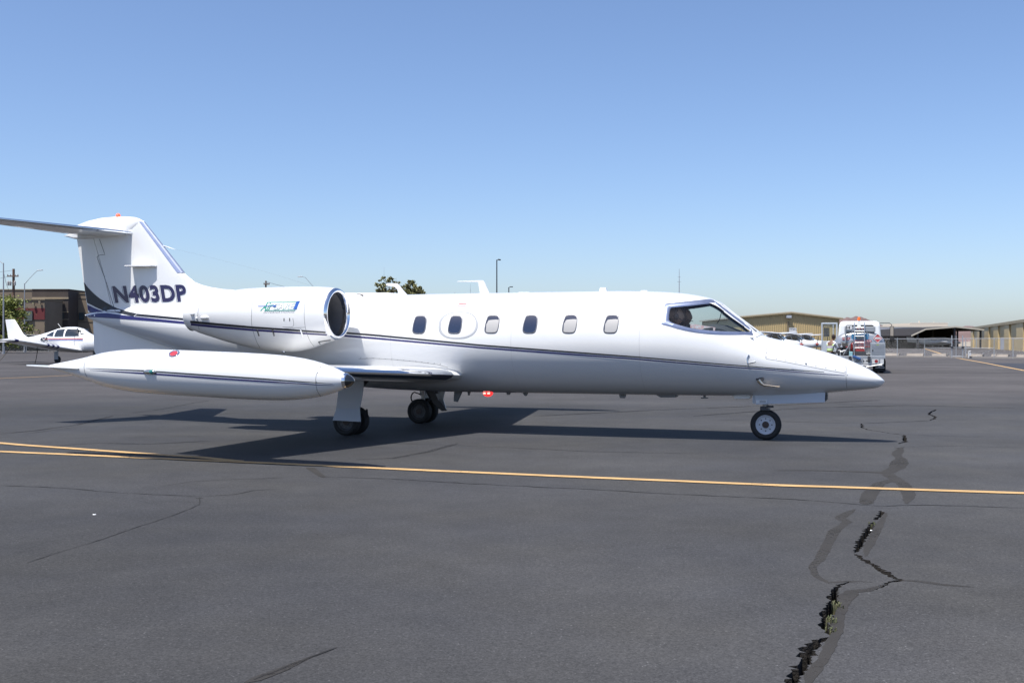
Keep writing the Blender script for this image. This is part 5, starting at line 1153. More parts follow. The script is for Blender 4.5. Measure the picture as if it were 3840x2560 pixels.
# long door hangar on the right: piers, recessed bays, deep roof edge
W0, W1 = G(3640, 1303), G(3840, 1316.5); wdir = (W1-W0).normalized(); wn = Vector((wdir.y, -wdir.x, 0)); wn = wn if wn.dot(W0) < 0 else -wn
t = empty('row_hangar', W0, math.atan2(wdir.y, wdir.x), label='long tan row hangar with alternating door panels beyond the fence', cat='hangar')
def wx(u):
    k = (u-1920)/FPX; s = (k*W0.y-W0.x)/(wdir.x-k*wdir.y); return s     # distance along the wall seen at column u
sy = 1 if (Matrix.Rotation(-math.atan2(wdir.y, wdir.x), 3, 'Z') @ wn).y > 0 else -1
LW_ = wx(4060); HW = 4.55
mb = MB(); mb.box((LW_/2, -sy*5.3, HW/2-.05), (LW_, 10, HW+.1)); mb.build('rear_wall', TAN, t)
for a, b in [(3637.5,3648),(3663,3674),(3691,3707),(3725,3742),(3765,3783),(3811,3836),(3862,3892),(3925,3965)]:
    xa, xb = max(0, wx(a)), wx(b); mb = MB(); mb.box(((xa+xb)/2, -sy*.16, HW/2-.05), (xb-xa, .32, HW+.1)); mb.build('door_panel', TAN, t, bevel=.03)
for a, b in [(3656,3662.5),(3746,3762)]:
    xa, xb = wx(a), wx(b); mb = MB(); mb.box(((xa+xb)/2, -sy*.28, 1.05), (xb-xa, .1, 2.2)); mb.build('access_door', GRYC, t)
mb = MB(); mb.box((LW_/2, -sy*5.0, HW+.14), (LW_+.3, 10.2, .28)); rf = mb.build('roof', mat('pale_roof_metal', (.52,.47,.38), .5), t); mb = MB(); mb.box((LW_/2, sy*.13, HW+.02), (LW_+.3, .05, .46)); mb.build('roof_fascia', TAND, rf)
# small tan hangar, grey hangar, cream block far behind
def far_block(name, u0, u1, v0, d, depth, m, label, parts=()):
    t = empty(name, base((u0+u1)/2, d), 0, label=label, cat='building'); b = t.location; w_ = D(u1, V0, d).x-D(u0, V0, d).x; h = zt(v0, d)
    mb = MB(); mb.box((0, depth/2, h/2-.1), (w_, depth, h+.2)); mb.build('wall', m, t)
    for (nm, a, c, va, vb, mm, pr) in parts:
        xa, xb = D(a, V0, d).x-b.x, D(c, V0, d).x-b.x; za, zb = zt(va, d), max(0, zt(vb, d)); mb = MB(); mb.box(((xa+xb)/2, -pr/2+.02, (za+zb)/2), (xb-xa, pr+.04, za-zb)); mb.build(nm, mm, t)
    return t
far_block('small_hangar', 3290, 3374, 1241, 250, 14, TAN, 'small plain tan metal building behind the fuel truck mirror', [('roof_edge',3288,3376,1238.5,1242,CREAM,.06),('door',3348,3364,1276,1306,GRYC,.1),('vent_unit',3331,3345,1285,1296,DARK(),.3)])
far_block('grey_hangar', 3180, 3530, 1226, 330, 40, GRYC, 'long grey metal hangar with a pale roof edge far behind the fence', [('roof_edge',3178,3532,1222.5,1227,CREAM,.06),('door_leaf',3375,3402,1243,1300,mat('grey_door',(.36,.36,.39),.6),.2),('door_leaf',3403,3432,1243,1300,mat('grey_door',(.36,.36,.39),.6),.25),('pilaster',3454,3466,1227,1300,CREAM,.1),('band',3181,3530,1241,1243,mat('grey_door',(.36,.36,.39),.6),.15)])
tb = far_block('cream_block', 3414, 3554, 1211, 400, 30, CREAM, 'cream flat-roofed block showing above the grey hangar roof', [('parapet_cap',3412,3556,1209.5,1211.5,mat('cream_cap',(.7,.65,.57),.7),.06)])
for u in (3447, 3502): mb = MB(); mb.tube([(D(u, V0, 401).x-tb.location.x, 1, 6), (D(u, V0, 401).x-tb.location.x, 1, zt(1203 if u == 3447 else 1205, 401))], .25 if u == 3447 else .1, 6); mb.build('roof_vent', CREAM, tb)
# open shade hangar
dS = 222; t = empty('shade_hangar', base(3540, dS), 0, label='open-sided shade hangar with a dark underside sheltering parked aircraft', cat='hangar'); sb = t.location
prof = [(D(u, V0, dS).x-sb.x, zt(v, dS)) for u, v in [(3417,1262),(3472,1237),(3583,1228),(3690,1240)]]
SH = mat('shadow_dark_deck', (.02,.017,.016), .9, var=.2); up = [(x, z+.28) for x, z in prof]  # near-black deck colour paints in the shade under the roof
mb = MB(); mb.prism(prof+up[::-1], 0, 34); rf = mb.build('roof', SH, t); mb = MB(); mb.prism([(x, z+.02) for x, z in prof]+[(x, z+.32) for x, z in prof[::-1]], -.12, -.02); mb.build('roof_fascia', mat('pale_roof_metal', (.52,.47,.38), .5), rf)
mb = MB(); mb.prism([(prof[0][0]+.5,-.1),(prof[-1][0],-.1)]+[(x-.02*(i == 3), z-.05) for i, (x, z) in list(enumerate(prof))[::-1]], 14, 14.4); mb.build('rear_wall', mat('shadow_dark_wall', (.018,.015,.014), .9), t)  # near-black wall set well forward to imitate the deep shade under the roof
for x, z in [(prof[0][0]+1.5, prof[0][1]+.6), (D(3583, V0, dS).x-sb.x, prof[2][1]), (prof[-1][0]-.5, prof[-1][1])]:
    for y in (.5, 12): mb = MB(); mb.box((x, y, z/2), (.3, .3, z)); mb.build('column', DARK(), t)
# mountain
def hill(u0, u1, prof_, d, seed, nm='mountain'):
    r = random.Random(seed); mb = MB(); us = np.linspace(u0, u1, 60); rows = []
    for j, (dd, f) in enumerate(((0, 0.0), (250, .55), (500, 1.0), (900, .6), (1400, 0))):
        rows.append([Vector((D(u, V0, d).x*(1+dd/d), d+dd, max(-1, (CAMH+(V0-interp(u, [p[0] for p in prof_], [p[1] for p in prof_]))*(d+500)/FPX)*f*(1+r.uniform(-.025,.025)) if f else -1))) for u in us])
    n = len(us); mb.add([p for q in rows for p in q], [(i*n+j, i*n+j+1, (i+1)*n+j+1, (i+1)*n+j) for i in range(len(rows)-1) for j in range(n-1)])
    o = mb.build(nm, mat('mauve_rock', (.16,.105,.095), .95, var=.3, vscale=.006), None, smooth=True, angle=60); tag(o, kind='structure')
hill(3040, 3420, [(3040,1270),(3120,1216),(3150,1193),(3175,1190),(3195,1192),(3208,1186.5),(3222,1188),(3250,1196),(3275,1204),(3340,1235),(3420,1275)], 4200, 21)
hill(3480, 4300, [(3480,1275),(3560,1240),(3615,1222),(3640,1221),(3680,1228),(3800,1230),(4000,1240),(4300,1272)], 5200, 22)
# fence with gate on the right
def at_fence(u): 
    A_, B_ = G(3180, 1336.3), G(4050, 1347); e = (B_-A_).normalized(); k = (u-1920)/FPX; s = (k*A_.y-A_.x)/(e.x-k*e.y); return A_+e*s
fn = chain_fence('chain_link_fence', [at_fence(3230), at_fence(3567)], 1.72, 'chain-link fence between the fuel truck and the gate', mesh=.15, post_u=1)
for u in (3262, 3365, 3467.5): mb = MB(); q = at_fence(u)-fn.location; mb.tube([q-Vector((0,0,.1)), q+Vector((0,0,1.80))], .035, 8); mb.build('post', STEEL(), fn, smooth=True)
fr = chain_fence('chain_link_fence', [at_fence(3612), at_fence(4020)], 1.72, 'chain-link fence running from the gate towards the row hangar', mesh=.15, post_u=1)
for u in (3621.5, 3728, 3799, 3900, 4000): mb = MB(); q = at_fence(u)-fr.location; mb.tube([q-Vector((0,0,.1)), q+Vector((0,0,1.80))], .035, 8); mb.build('post', STEEL(), fr, smooth=True)
a, b = at_fence(3612)-fr.location, at_fence(3728)-fr.location; mb = MB(); mb.tube([a+Vector((0,0,.88)), b+Vector((0,0,.88))], .025, 6); mb.tube([b+Vector((0,0,.85)), a+(b-a)*.4+Vector((0,0,.1))], .015, 6); mb.build('rail', STEEL(), fr)
a, b = at_fence(3467.5)-fn.location, at_fence(3567)-fn.location; mb = MB(); mb.tube([a+Vector((0,0,.88)), b+Vector((0,0,.88))], .022, 6); mb.build('rail', STEEL(), fn)
g0 = at_fence(3569.5); gt = empty('walk_gate', g0, 0, label='narrow chain-link walk gate between two tall steel posts', cat='gate')
for u, h, r_ in ((3569.5, 2.02, .05), (3585.5, 2.0, .035), (3610, 2.0, .05)):
    q = at_fence(u)-g0; mb = MB(); mb.tube([q-Vector((0,0,.1)), q+Vector((0,0,h))], r_, 10); mb.build('gate_post', STEEL(), gt, smooth=True)
for z in (.15, .92, 1.70): mb = MB(); mb.tube([Vector((0,0,z)), at_fence(3610)-g0+Vector((0,0,z))], .025, 6); mb.build('gate_rail', STEEL(), gt)
for u in (3569.5, 3610): mb = MB(); mb.box(at_fence(u)-g0+Vector((0,-.06,.95)), (.22, .14, .18)); mb.build('latch_box', DARK(), gt, bevel=.02)
e = (at_fence(3610)-g0); mb = MB()
for i in range(20):
    for dr in (0, 1):
        p, q = e*((i-9)/10)+Vector((0,0,.1)), e*(i/10)+Vector((0,0,1.7))
        f0, f1 = ((i-9)/10, i/10) if dr == 0 else (i/10, (i-9)/10); z0, z1 = .1, 1.7
        if f0 < 0: z0 += (z1-z0)*(-f0)/(f1-f0); f0 = 0
        if f1 < 0: z1 = z0+(z1-z0)*(f0)/(f0-f1); f1 = 0
        if f0 > 1: z0 += (z1-z0)*(f0-1)/(f0-f1); f0 = 1
        if f1 > 1: z1 = z0+(z1-z0)*(1-f0)/(f1-f0) if f1 != f0 else z1; f1 = 1
        if abs(f1-f0) > .02: mb.tube([e*f0+Vector((0,0,z0)), e*f1+Vector((0,0,z1))], .002, 3)
tag(mb.build('wire_mesh', STEEL(), gt, fix=False), kind='stuff')
q = at_fence(3620); mb = MB(); mb.tube([(0,0,0),(0,0,.55)], .05, 8); mb.tube([(0,0,.55),(.12,-.1,.62)], .06, 8); mb.box((.1,-.08,.35),(.1,.1,.25)); tag(mb.build('hydrant_valve', mat('white_valve_paint', (.6,.6,.6), .5), None, loc=(q.x+.1, q.y-.5, 0)), 'white standpipe valve beside the walk gate', 'valve')
CONC = mat('weathered_concrete', (.29,.25,.21), .9, var=.15, vscale=1.5, bump=.2, bscale=15)
names = ['behind the fuel truck wheel', 'right behind the truck fender', 'left of the fence post by the tie-down line', 'touching the walk gate post', 'first one beyond the gate valve', 'in front of the row hangar access door', 'at the far end of the visible fence']
for (a, b), nm in zip([(3255,3315),(3322,3386),(3416,3479),(3512,3566),(3640,3703),(3737,3801),(3833,3895)], names):
    p, q = at_fence(a), at_fence(b); off = Vector((0, .9, 0)); e = (q-p); t = math.atan2(e.y, e.x); L = e.length; mb = MB(); mb.prism([(-.28,0),(.28,0),(.28,.12),(.16,.2),(.10,.36),(-.10,.36),(-.16,.2),(-.28,.12)], 0, L, 'x')
    tag(mb.build('concrete_barrier', CONC, None, loc=p+off, rz=t, bevel=.02), 'low weathered concrete barrier along the fence, '+nm, 'barrier', 'concrete barriers along the fence')
mb = MB(); p, q = at_fence(3190)+Vector((0,.35,0)), at_fence(4040)+Vector((0,.35,0)); e = q-p; L = e.length; mb.prism([(-.25,-.05),(.25,-.05),(.25,.14),(-.25,.14)], 0, L, 'x'); tag(mb.build('kerb', mat('grey_concrete_kerb', (.26,.24,.22), .9, var=.12, vscale=1), None, loc=p, rz=math.atan2(e.y, e.x)), kind='structure')
# high-wing aircraft row
def high_wing():
    t = empty('high_wing_aircraft', (0, 0, 0))
    S = [(2.30,.14,1.02,1.28),(2.2,.28,.90,1.42),(2.0,.38,.80,1.52),(1.2,.48,.72,1.62),(.75,.52,.70,1.72),(.35,.54,.70,2.05),(.15,.55,.70,2.18),(-1.0,.54,.70,2.18),(-1.5,.46,.76,2.00),(-2.4,.33,.90,1.72),(-3.6,.18,1.10,1.55),(-4.8,.06,1.28,1.46)]
    mb = MB(); mb.loft([rsec(*s) for s in S]); fu = mb.build('fuselage', LW, t, smooth=True, angle=60)
    mb = MB()
    for s in (-1, 1): mb.loft(wing_loft([(s*.1, .55, 2.24, 1.62), (s*2.6, .55, 2.29, 1.62), (s*5.2, .45, 2.36, 1.15), (s*5.5, .30, 2.37, .8)], .12, 0, 1))
    mb.build('wing', LW, t, smooth=True, angle=50)
    for s in (-1, 1):
        mb = MB(); mb.tube([(.2, s*.5, .78), (.1, s*2.6, 2.2)], .035, 6); mb.build('wing_strut', LW, t)
        mb = MB(); mb.tube([(0, s*.4, .75), (-.1, s*1.25, .22)], .045, 6); mb.build('gear_leg', LW, t); small_wheel(t, (-.1, s*1.28, .20), .20, .13)
        mb = MB(); mb.prism([(.55,1.66),(.12,2.02),(-.35,2.02),(-.35,1.62)], s*.535, s*.552); mb.build('side_window', WIN, t); mb = MB(); mb.prism([(-.45,1.62),(-.45,2.02),(-1.0,2.0),(-1.35,1.66)], s*.525, s*.548); mb.build('side_window', WIN, t)
        mb = MB(); mb.loft(wing_loft([(s*.05, -3.9, 1.45, 1.0), (s*1.7, -4.1, 1.45, .7)], .08, 0, 1)); mb.build('tailplane', LW, t, smooth=True, angle=50)
    mb = MB(); mb.loft([[Vector((.80,y*.50,1.70-.02*abs(y))) for y in (-1,-.5,0,.5,1)]+[Vector((.82,y*.5,1.71)) for y in (1,.5,0,-.5,-1)], [Vector((.30,y*.47,2.13-.04*abs(y))) for y in (-1,-.5,0,.5,1)]+[Vector((.33,y*.47,2.15-.03*abs(y))) for y in (1,.5,0,-.5,-1)]]); mb.build('windshield', mat('windshield_glass', (.10,.13,.13), .05, coat=1), t)
    r = []
    for z, xl, xt in [(1.35,-2.6,-4.9),(1.62,-3.5,-4.95),(1.75,-3.85,-4.98),(2.7,-4.55,-5.2)]:
        xs, yt = foil(xl-xt, .08); cs = np.linspace(0, 1, 8); pt = [(c, float(np.interp(c, xs, yt))) for c in cs]; r.append([Vector((xl-c*(xl-xt), y+.002, z)) for c, y in pt]+[Vector((xl-c*(xl-xt), -y-.002, z)) for c, y in pt[::-1]])
    mb = MB(); mb.loft(r); mb.build('fin', LW, t, smooth=True, angle=50)
    mb = MB(); mb.lathe([(2.28,.17),(2.42,.14),(2.56,.06),(2.6,.005)], (0, 0, 1.15), n=14); mb.build('spinner', mat('red_spinner', (.30,.05,.04), .4), t, smooth=True)
    mb = MB()
    for s in (-1, 1): mb.loft([[Vector((2.40+dx, s*q*.35+dy*w_, 1.15+s*q*.93)) for dx, dy in ((-.02,-1),(.02,1),(.03,1),(-.01,-1))] for q, w_ in ((.1,.05),(.5,.07),(.95,.04))])
    mb.build('propeller', DARK(), t)
    mb = MB(); mb.tube([(1.5, 0, .85), (1.65, 0, .2)], .035, 6); mb.build('nose_leg', GREYP(), t); small_wheel(t, (1.65, 0, .17), .17, .11)
    return t
hw0 = high_wing(); first = True
for (u, d, rz, lab) in [(2915,108,-.55,'white high-wing aircraft with a dull red spinner, foremost of the row beside the hangar'), (2985,124,-.55,'second white high-wing aircraft of the row, its windshield catching the light'), (3030,140,-.55,'third white high-wing aircraft of the row in front of the hangar sign'), (3060,156,-.55,'rearmost white high-wing aircraft of the row next to the open truck door')]:
    o = hw0 if first else copy_tree(hw0); first = False; b = base(u, d); o.location = b; o.rotation_euler = (0, 0, rz); tag(o, lab, 'light aircraft', 'high-wing aircraft parked in a row')
# aircraft under the shade hangar
def twin():
    t = empty('twin_aircraft', base(3522, 228), math.radians(-12), label='white twin-engine aircraft with a red-tipped nacelle parked under the shade hangar', cat='light aircraft')
    mb = MB(); mb.loft([rsec(*s) for s in [(4.2,.08,1.1,1.3),(3.6,.35,.9,1.55),(2.2,.6,.8,2.0),(1.2,.66,.75,2.35),(-1.5,.66,.75,2.35),(-3,.45,.95,2.1),(-5,.2,1.25,1.85),(-6.3,.08,1.4,1.75)]]); mb.build('fuselage', LW, t, smooth=True, angle=60)
    for s in (-1, 1):
        mb = MB(); mb.loft(wing_loft([(s*.3, 1.0, 1.0, 2.2), (s*6, .6, 1.45, 1.3)], .12, 0, 1)); mb.build('wing', LW, t, smooth=True)
        mb = MB(); mb.loft([[Vector((x, s*2.3+r_*math.cos(a), 1.35+r_*math.sin(a))) for a in np.linspace(0, 2*PI, 14, endpoint=False)] for x, r_ in ((2.3,.12),(2.1,.34),(1.2,.42),(-.5,.4),(-2.2,.1))]); na = mb.build('engine_nacelle', LW, t, smooth=True, angle=60)
        mb = MB(); mb.lathe([(2.75,.01),(2.6,.12),(2.28,.25),(1.9,.375)], (0, s*2.3, 1.35), n=14); mb.build('red_cowl_tip', mat('red_cowl', (.38,.04,.03), .4), na, smooth=True)
        mb = MB(); mb.tube([(.3, s*2.2, 1.0), (.3, s*2.2, .2)], .06, 6); mb.build('gear_leg', GREYP(), t); small_wheel(t, (.3, s*2.2, .25), .25, .18)
        mb = MB(); mb.loft(wing_loft([(s*.05, -5.0, 1.7, 1.2), (s*2.4, -5.3, 1.75, .8)], .08, 0, 1)); mb.build('tailplane', LW, t, smooth=True)
        mb = MB(); mb.prism([(1.6,1.85),(1.2,2.15),(-1.8,2.1),(-1.8,1.8)], s*.60, s*.68); mb.build('cabin_glazing', WIN, t)
    mb = MB(); mb.prism([(-4.2,1.7),(-5.9,2.95),(-6.5,2.95),(-6.3,1.6)], -.06, .06); mb.build('fin', LW, t, bevel=.03)
    mb = MB(); mb.tube([(3.2, 0, .95), (3.2, 0, .2)], .05, 6); mb.build('nose_leg', GREYP(), t); small_wheel(t, (3.2, 0, .2), .2, .15)
twin()

# ------------------------------------------------------------------ fuel truck, seen from behind (local y forward)
TX = Vector(((3223-1920)*51/FPX, 51, 0)); TR = -math.atan2(TX.x, TX.y)
T = empty('fuel_truck', TX, TR, label='white cab fuel truck with a silver tank and ladder, its door open', cat='truck')
TW = mat('truck_white_paint', (.74,.75,.75), .35, coat=.4); SIL = mat('silver_tank_paint', (.42,.43,.44), .32, .6, var=.08, vscale=2); ALU = mat('tread_aluminium', (.50,.51,.52), .35, .7, var=.1)
def tb(name, c, d, m, par=T, bevel=0, M=None): mb = MB(); mb.box(c, d, M); return mb.build(name, m, par, bevel=bevel)
mb = MB()
for s in (-1, 1): mb.box((s*.42, 3.3, .68), (.12, 7.0, .22))
mb.build('chassis', DARK(), T)
# tank: flattened oval barrel
r = []
for y, k in ((.62, .02), (.60, .75), (.68, .94), (.80, 1), (3.6, 1), (3.75, .9), (3.8, .05)):
    r.append([Vector((1.13*k*abs(math.cos(a))**.85*(1 if math.cos(a) > 0 else -1), y, 1.36+.58*k*abs(math.sin(a))**.85*(1 if math.sin(a) > 0 else -1))) for a in np.linspace(0, 2*PI, 40, endpoint=False)])
mb = MB(); mb.loft(r); tank = mb.build('tank', SIL, T, smooth=True, angle=50)
BLP = mat('sky_blue_panel', (.05,.20,.36), .4); REDT = mat('red_lettering', (.36,.04,.05), .45); WHT = mat('white_panel', (.7,.7,.7), .5)
tb('blue_panel', (.03, .59, 1.70), (.78, .02, .27), BLP, tank); tb('panel_window', (.06, .575, 1.64), (.42, .02, .10), mat('dark_slot', (.08,.09,.10), .4), tank)
tb('red_band', (.16, .585, 1.49), (.74, .015, .105), REDT, tank)
flat_text('band_lettering', 'AVIATION GASOLINE', WHT, tank, (-.19, .572, 1.46), (.70, 0, 0), (0, 0, .065), .015)
flat_text('band_lettering', 'NO SMOKING', REDT, tank, (-.15, .588, 1.33), (.62, 0, 0), (0, 0, .07), .02); flat_text('band_lettering', 'FLAMMABLE', REDT, tank, (-.15, .588, 1.20), (.62, 0, 0), (0, 0, .08), .02)
tb('grade_plate', (-.60, .585, 1.60), (.34, .015, .12), REDT, tank); flat_text('grade_lettering', '100-LL', WHT, tank, (-.75, .572, 1.57), (.30, 0, 0), (0, 0, .07), .015)
mb = MB(); mb.prism([(.81-.21, 1.62), (.81, 1.62-.21), (.81+.21, 1.62), (.81, 1.62+.21)], .575, .59); hz = mb.build('hazard_placard', REDT, tank)
mb = MB(); mb.box((.81, .570, 1.62), (.26, .006, .09)); mb.build('placard_strip', WHT, hz); flat_text('placard_number', '1203', mat('sign_black', (.03,.03,.03), .6), hz, (.70, .565, 1.59), (.22, 0, 0), (0, 0, .06), .01)
for s in (-1, 1):
    for u in (-1, 1): mb = MB(); mb.tube([(.81+s*.205, .57, 1.62), (.81, .57, 1.62+u*.205)], .007, 4); mb.build('placard_border', WHT, hz)
# cab
r = []
for z, x, y0, y1 in ((.70, 1.02, 4.25, 6.6), (1.45, 1.05, 4.25, 6.6), (1.5, 1.04, 4.25, 5.75), (2.25, .98, 4.28, 5.35), (2.42, .93, 4.34, 5.25), (2.49, .80, 4.5, 5.1)):
    r.append([Vector(p) for p in ((-x, y0+.06, z), (-x+.08, y0, z), (x-.08, y0, z), (x, y0+.06, z), (x, y1, z), (x-.1, y1+.08, z), (-x+.1, y1+.08, z), (-x, y1, z))])
mb = MB(); mb.loft(r); cab = mb.build('cab', TW, T, bevel=.03)
mb = MB(); mb.prism([(-.72, 1.72), (.72, 1.72), (.70, 2.22), (.62, 2.30), (-.62, 2.30), (-.70, 2.22)], 4.235, 4.275); mb.build('rear_window', WIN, cab, bevel=.01)
tb('bonnet', (0, 6.9, 1.1), (1.9, 1.2, .9), TW, T, .12); tb('windscreen', (0, 5.62, 1.9), (1.8, .05, .62), WIN, cab, 0, Matrix.Rotation(-.3, 3, 'X'))
# open door on the left
mb = MB(); X0_, X1_ = -1.06, -1.86
for c, d in (((-1.83, 5.1, 1.75), (.07, .09, 1.35)), ((-1.10, 5.1, 1.75), (.07, .09, 1.35)), ((-1.46, 5.1, 2.39), (.74, .09, .08)), ((-1.46, 5.1, 1.22), (.80, .09, .55)), ((-1.28, 5.1, 1.95), (.04, .06, .9))): mb.box(c, d)
dr = mb.build('door', mat('door_edge_grey', (.42,.46,.50), .45), T, bevel=.015); tb('door_glass', (-1.47, 5.1, 1.93), (.70, .012, .85), glass('clear_glass', (.9,.93,.93)), dr)
mb = MB(); mb.tube([(-1.45, 5.6, 2.3), (-1.75, 5.6, 2.25), (-1.75, 5.6, 1.7)], .02, 6); mb.box((-1.62, 5.55, 1.95), (.26, .05, .45)); mb.build('left_mirror', DARK(), dr)
mb = MB(); mb.tube([(.98, 5.3, 2.40), (1.45, 5.35, 2.40), (1.55, 5.35, 2.32), (1.56, 5.35, 1.35), (1.05, 5.35, 1.28)], .018, 6); mb.build('mirror_arm', BLACK(), T, smooth=True)
tb('mirror', (1.56, 5.28, 1.98), (.20, .08, .52), BLACK(), T, .03); tb('mirror_glass', (1.56, 5.235, 1.98), (.15, .012, .46), mat('mirror_glass', (.5,.45,.42), .1, .8), T); tb('spot_mirror', (1.57, 5.28, 1.58), (.22, .08, .22), BLACK(), T, .05)
# rear equipment
tb('top_box', (.02, .75, 2.04), (1.38, .25, .24), SIL, T, .02); tb('number_plate', (-.52, .60, 2.12), (.36, .03, .17), WHT, T); flat_text('truck_number', '34', mat('sign_black', (.03,.03,.03), .6), T, (-.63, .580, 2.06), (.22, 0, 0), (0, 0, .12), .02)
for k in range(3): tb('marker_lamp', (-.08+k*.13, .605, 2.06), (.07, .03, .035), mat('dark_red_lamp', (.25,.02,.02), .3), T)
tb('mast_box', (-.02, .9, 2.28), (.16, .16, .36), TW, T, .01); mb = MB(); mb.lathe([(2.44,.09),(2.47,.09),(2.56,.075),(2.62,.05),(2.63,.003)], (-.02, .9, 0), 'z', 14); mb.build('amber_beacon', mat('amber_lens', (.75,.16,.03), .25), T, smooth=True)
mb = MB()
for x in (-.22, .22): mb.tube([(x, .70, 2.38), (x, .48, 2.30), (x, .36, 1.7), (x, .30, .78)], .022, 8)
mb.build('ladder_rail', ALU, T, smooth=True)
for z in (.92, 1.18, 1.42, 1.72, 1.95, 2.12): 
    mb = MB(); y = interp(z, [.78, 1.7, 2.3], [.30, .36, .48]); mb.tube([(-.22, y, z), (.22, y, z)], .018, 6); mb.build('ladder_rung', ALU, T)
for s, x in ((-1, .42), (-1, -.42)):
    mb = MB(); mb.tube([(x*.6, .55, 2.2), (x, .35, 1.55)], .012, 5); mb.build('grab_rail', ALU, T)
tb('deck', (.02, .35, .77), (2.22, .75, .06), ALU, T, .01); tb('deck_edge', (.02, -.03, .73), (2.22, .04, .10), ALU, T)
cb = tb('cabinet', (.81, .28, 1.10), (.66, .5, .62), ALU, T, .01)
tb('cabinet_door', (.81, .022, 1.10), (.54, .02, .50), mat('roller_door', (.40,.41,.42), .4, .6), cb)
for k in range(8): tb('door_slat', (.81, .008, .90+k*.058), (.52, .012, .012), ALU, cb)
tb('cabinet_latch', (.58, .004, 1.05), (.05, .03, .08), DARK(), cb); tb('cabinet_label', (.80, .004, 1.32), (.10, .008, .04), mat('green_label', (.35,.42,.12), .5), cb)
ex = MB(); ex.lathe([(-.32,.02),(-.30,.09),(.22,.09),(.28,.04),(.34,.03)], (-.30, .35, 1.13), 'z', 14); ex.build('fire_extinguisher', mat('red_enamel_gloss', (.24,.025,.025), .3, coat=.5), T, smooth=True)
tb('battery_box', (.03, .30, .90), (.52, .3, .20), DARK(), T, .01); tb('red_valve_box', (.03, .28, 1.06), (.40, .25, .10), mat('red_valve', (.30,.04,.04), .4), T, .01)
# hose reel and pipework on the left
mb = MB()
for x in (-.78, -.50): mb.lathe([(x-.015,.30),(x+.015,.30)], (0, .45, 1.16), 'x', 28, True)
mb.build('hose_reel', DARK(), T)
mb = MB(); mb.tube([(-.76+.24*(i/60), .45+.2*math.cos(i*.9), 1.16+.2*math.sin(i*.9)) for i in range(61)], .035, 6); mb.build('hose', BLACK(), T, smooth=True)
for k, pts in enumerate(([(-1.0,.5,.80),(-1.0,.4,1.25),(-.9,.35,1.35)], [(-.45,.15,.82),(-.45,.12,1.45),(-.30,.12,1.52)], [(-.72,.05,.85),(-.35,.02,1.45)], [(-1.0,.15,1.05),(-.55,.08,1.05)], [(-.62,.5,1.3),(-.62,.5,2.15)], [(-.85,.1,.80),(-.85,.1,1.0),(-.7,.1,1.0)], [(-.22,.1,.8),(-.28,.1,1.4)])):
    mb = MB(); mb.tube(pts, .028 if k != 4 else .035, 8); mb.build('pipe', ALU if k % 2 == 0 else STEEL(), T, smooth=True)
for x, z, r_ in ((-.90, 1.38, .09), (-.36, 1.50, .10), (-.98, 1.0, .08), (-.60, .92, .07), (-.80,1.22,.06)): mb = MB(); mb.lathe([(-.02,.005),(0,r_),(.05,r_),(.07,.005)], (x, .04, z), 'y', 14); mb.build('gauge', ALU if z > 1.1 else DARK(), T, smooth=True)
tb('pump_body', (-.72, .35, .92), (.5, .4, .22), DARK(), T, .03); tb('filter_vessel', (-.95, .55, 1.1), (.2, .25, .6), STEEL(), T, .05); tb('red_handle', (-.55, .05, 1.22), (.12, .03, .04), REDT, T); tb('bucket', (-.38, .1, .90), (.16, .16, .2), mat('pale_blue_plastic', (.25,.45,.48), .5), T, .02)
# bumper
mb = MB(); mb.box((.02, -.02, .55), (2.1, .05, .24)); bp = mb.build('bumper_beam', mat('white_reflective', (.55,.56,.56), .4), T, bevel=.01)
flat_text('bumper_lettering', 'PUSH OR PULL', mat('sign_black', (.03,.03,.03), .6), bp, (-.30, -.05, .50), (.86, 0, 0), (0, 0, .11), .015)
for x in (-.25, .12, .50, .86): tb('bumper_post', (x, -.06, .50), (.05, .05, .42), ALU, T)
mb = MB(); mb.tube([(-.9, -.08, .36), (1.0, -.08, .36)], .035, 8); mb.build('step_bar', ALU, T, smooth=True); mb = MB(); mb.tube([(.30,-.1,.30),(1.0,-.1,.42)], .02, 6); mb.build('tow_bar', STEEL(), T)
for x in (-.85, .74): mb = MB(); mb.lathe([(-.055,.003),(-.06,.07),(-.02,.085)], (x, 0, .56), 'y', 16); mb.build('tail_lamp', mat('dark_red_lamp', (.25,.02,.02), .3), T, smooth=True)
tb('blue_cone_bag', (-.12, -.08, .72), (.38, .12, .12), mat('blue_vinyl_bag', (.03,.09,.25), .5), T, .03, Matrix.Rotation(.4, 3, 'Y'))
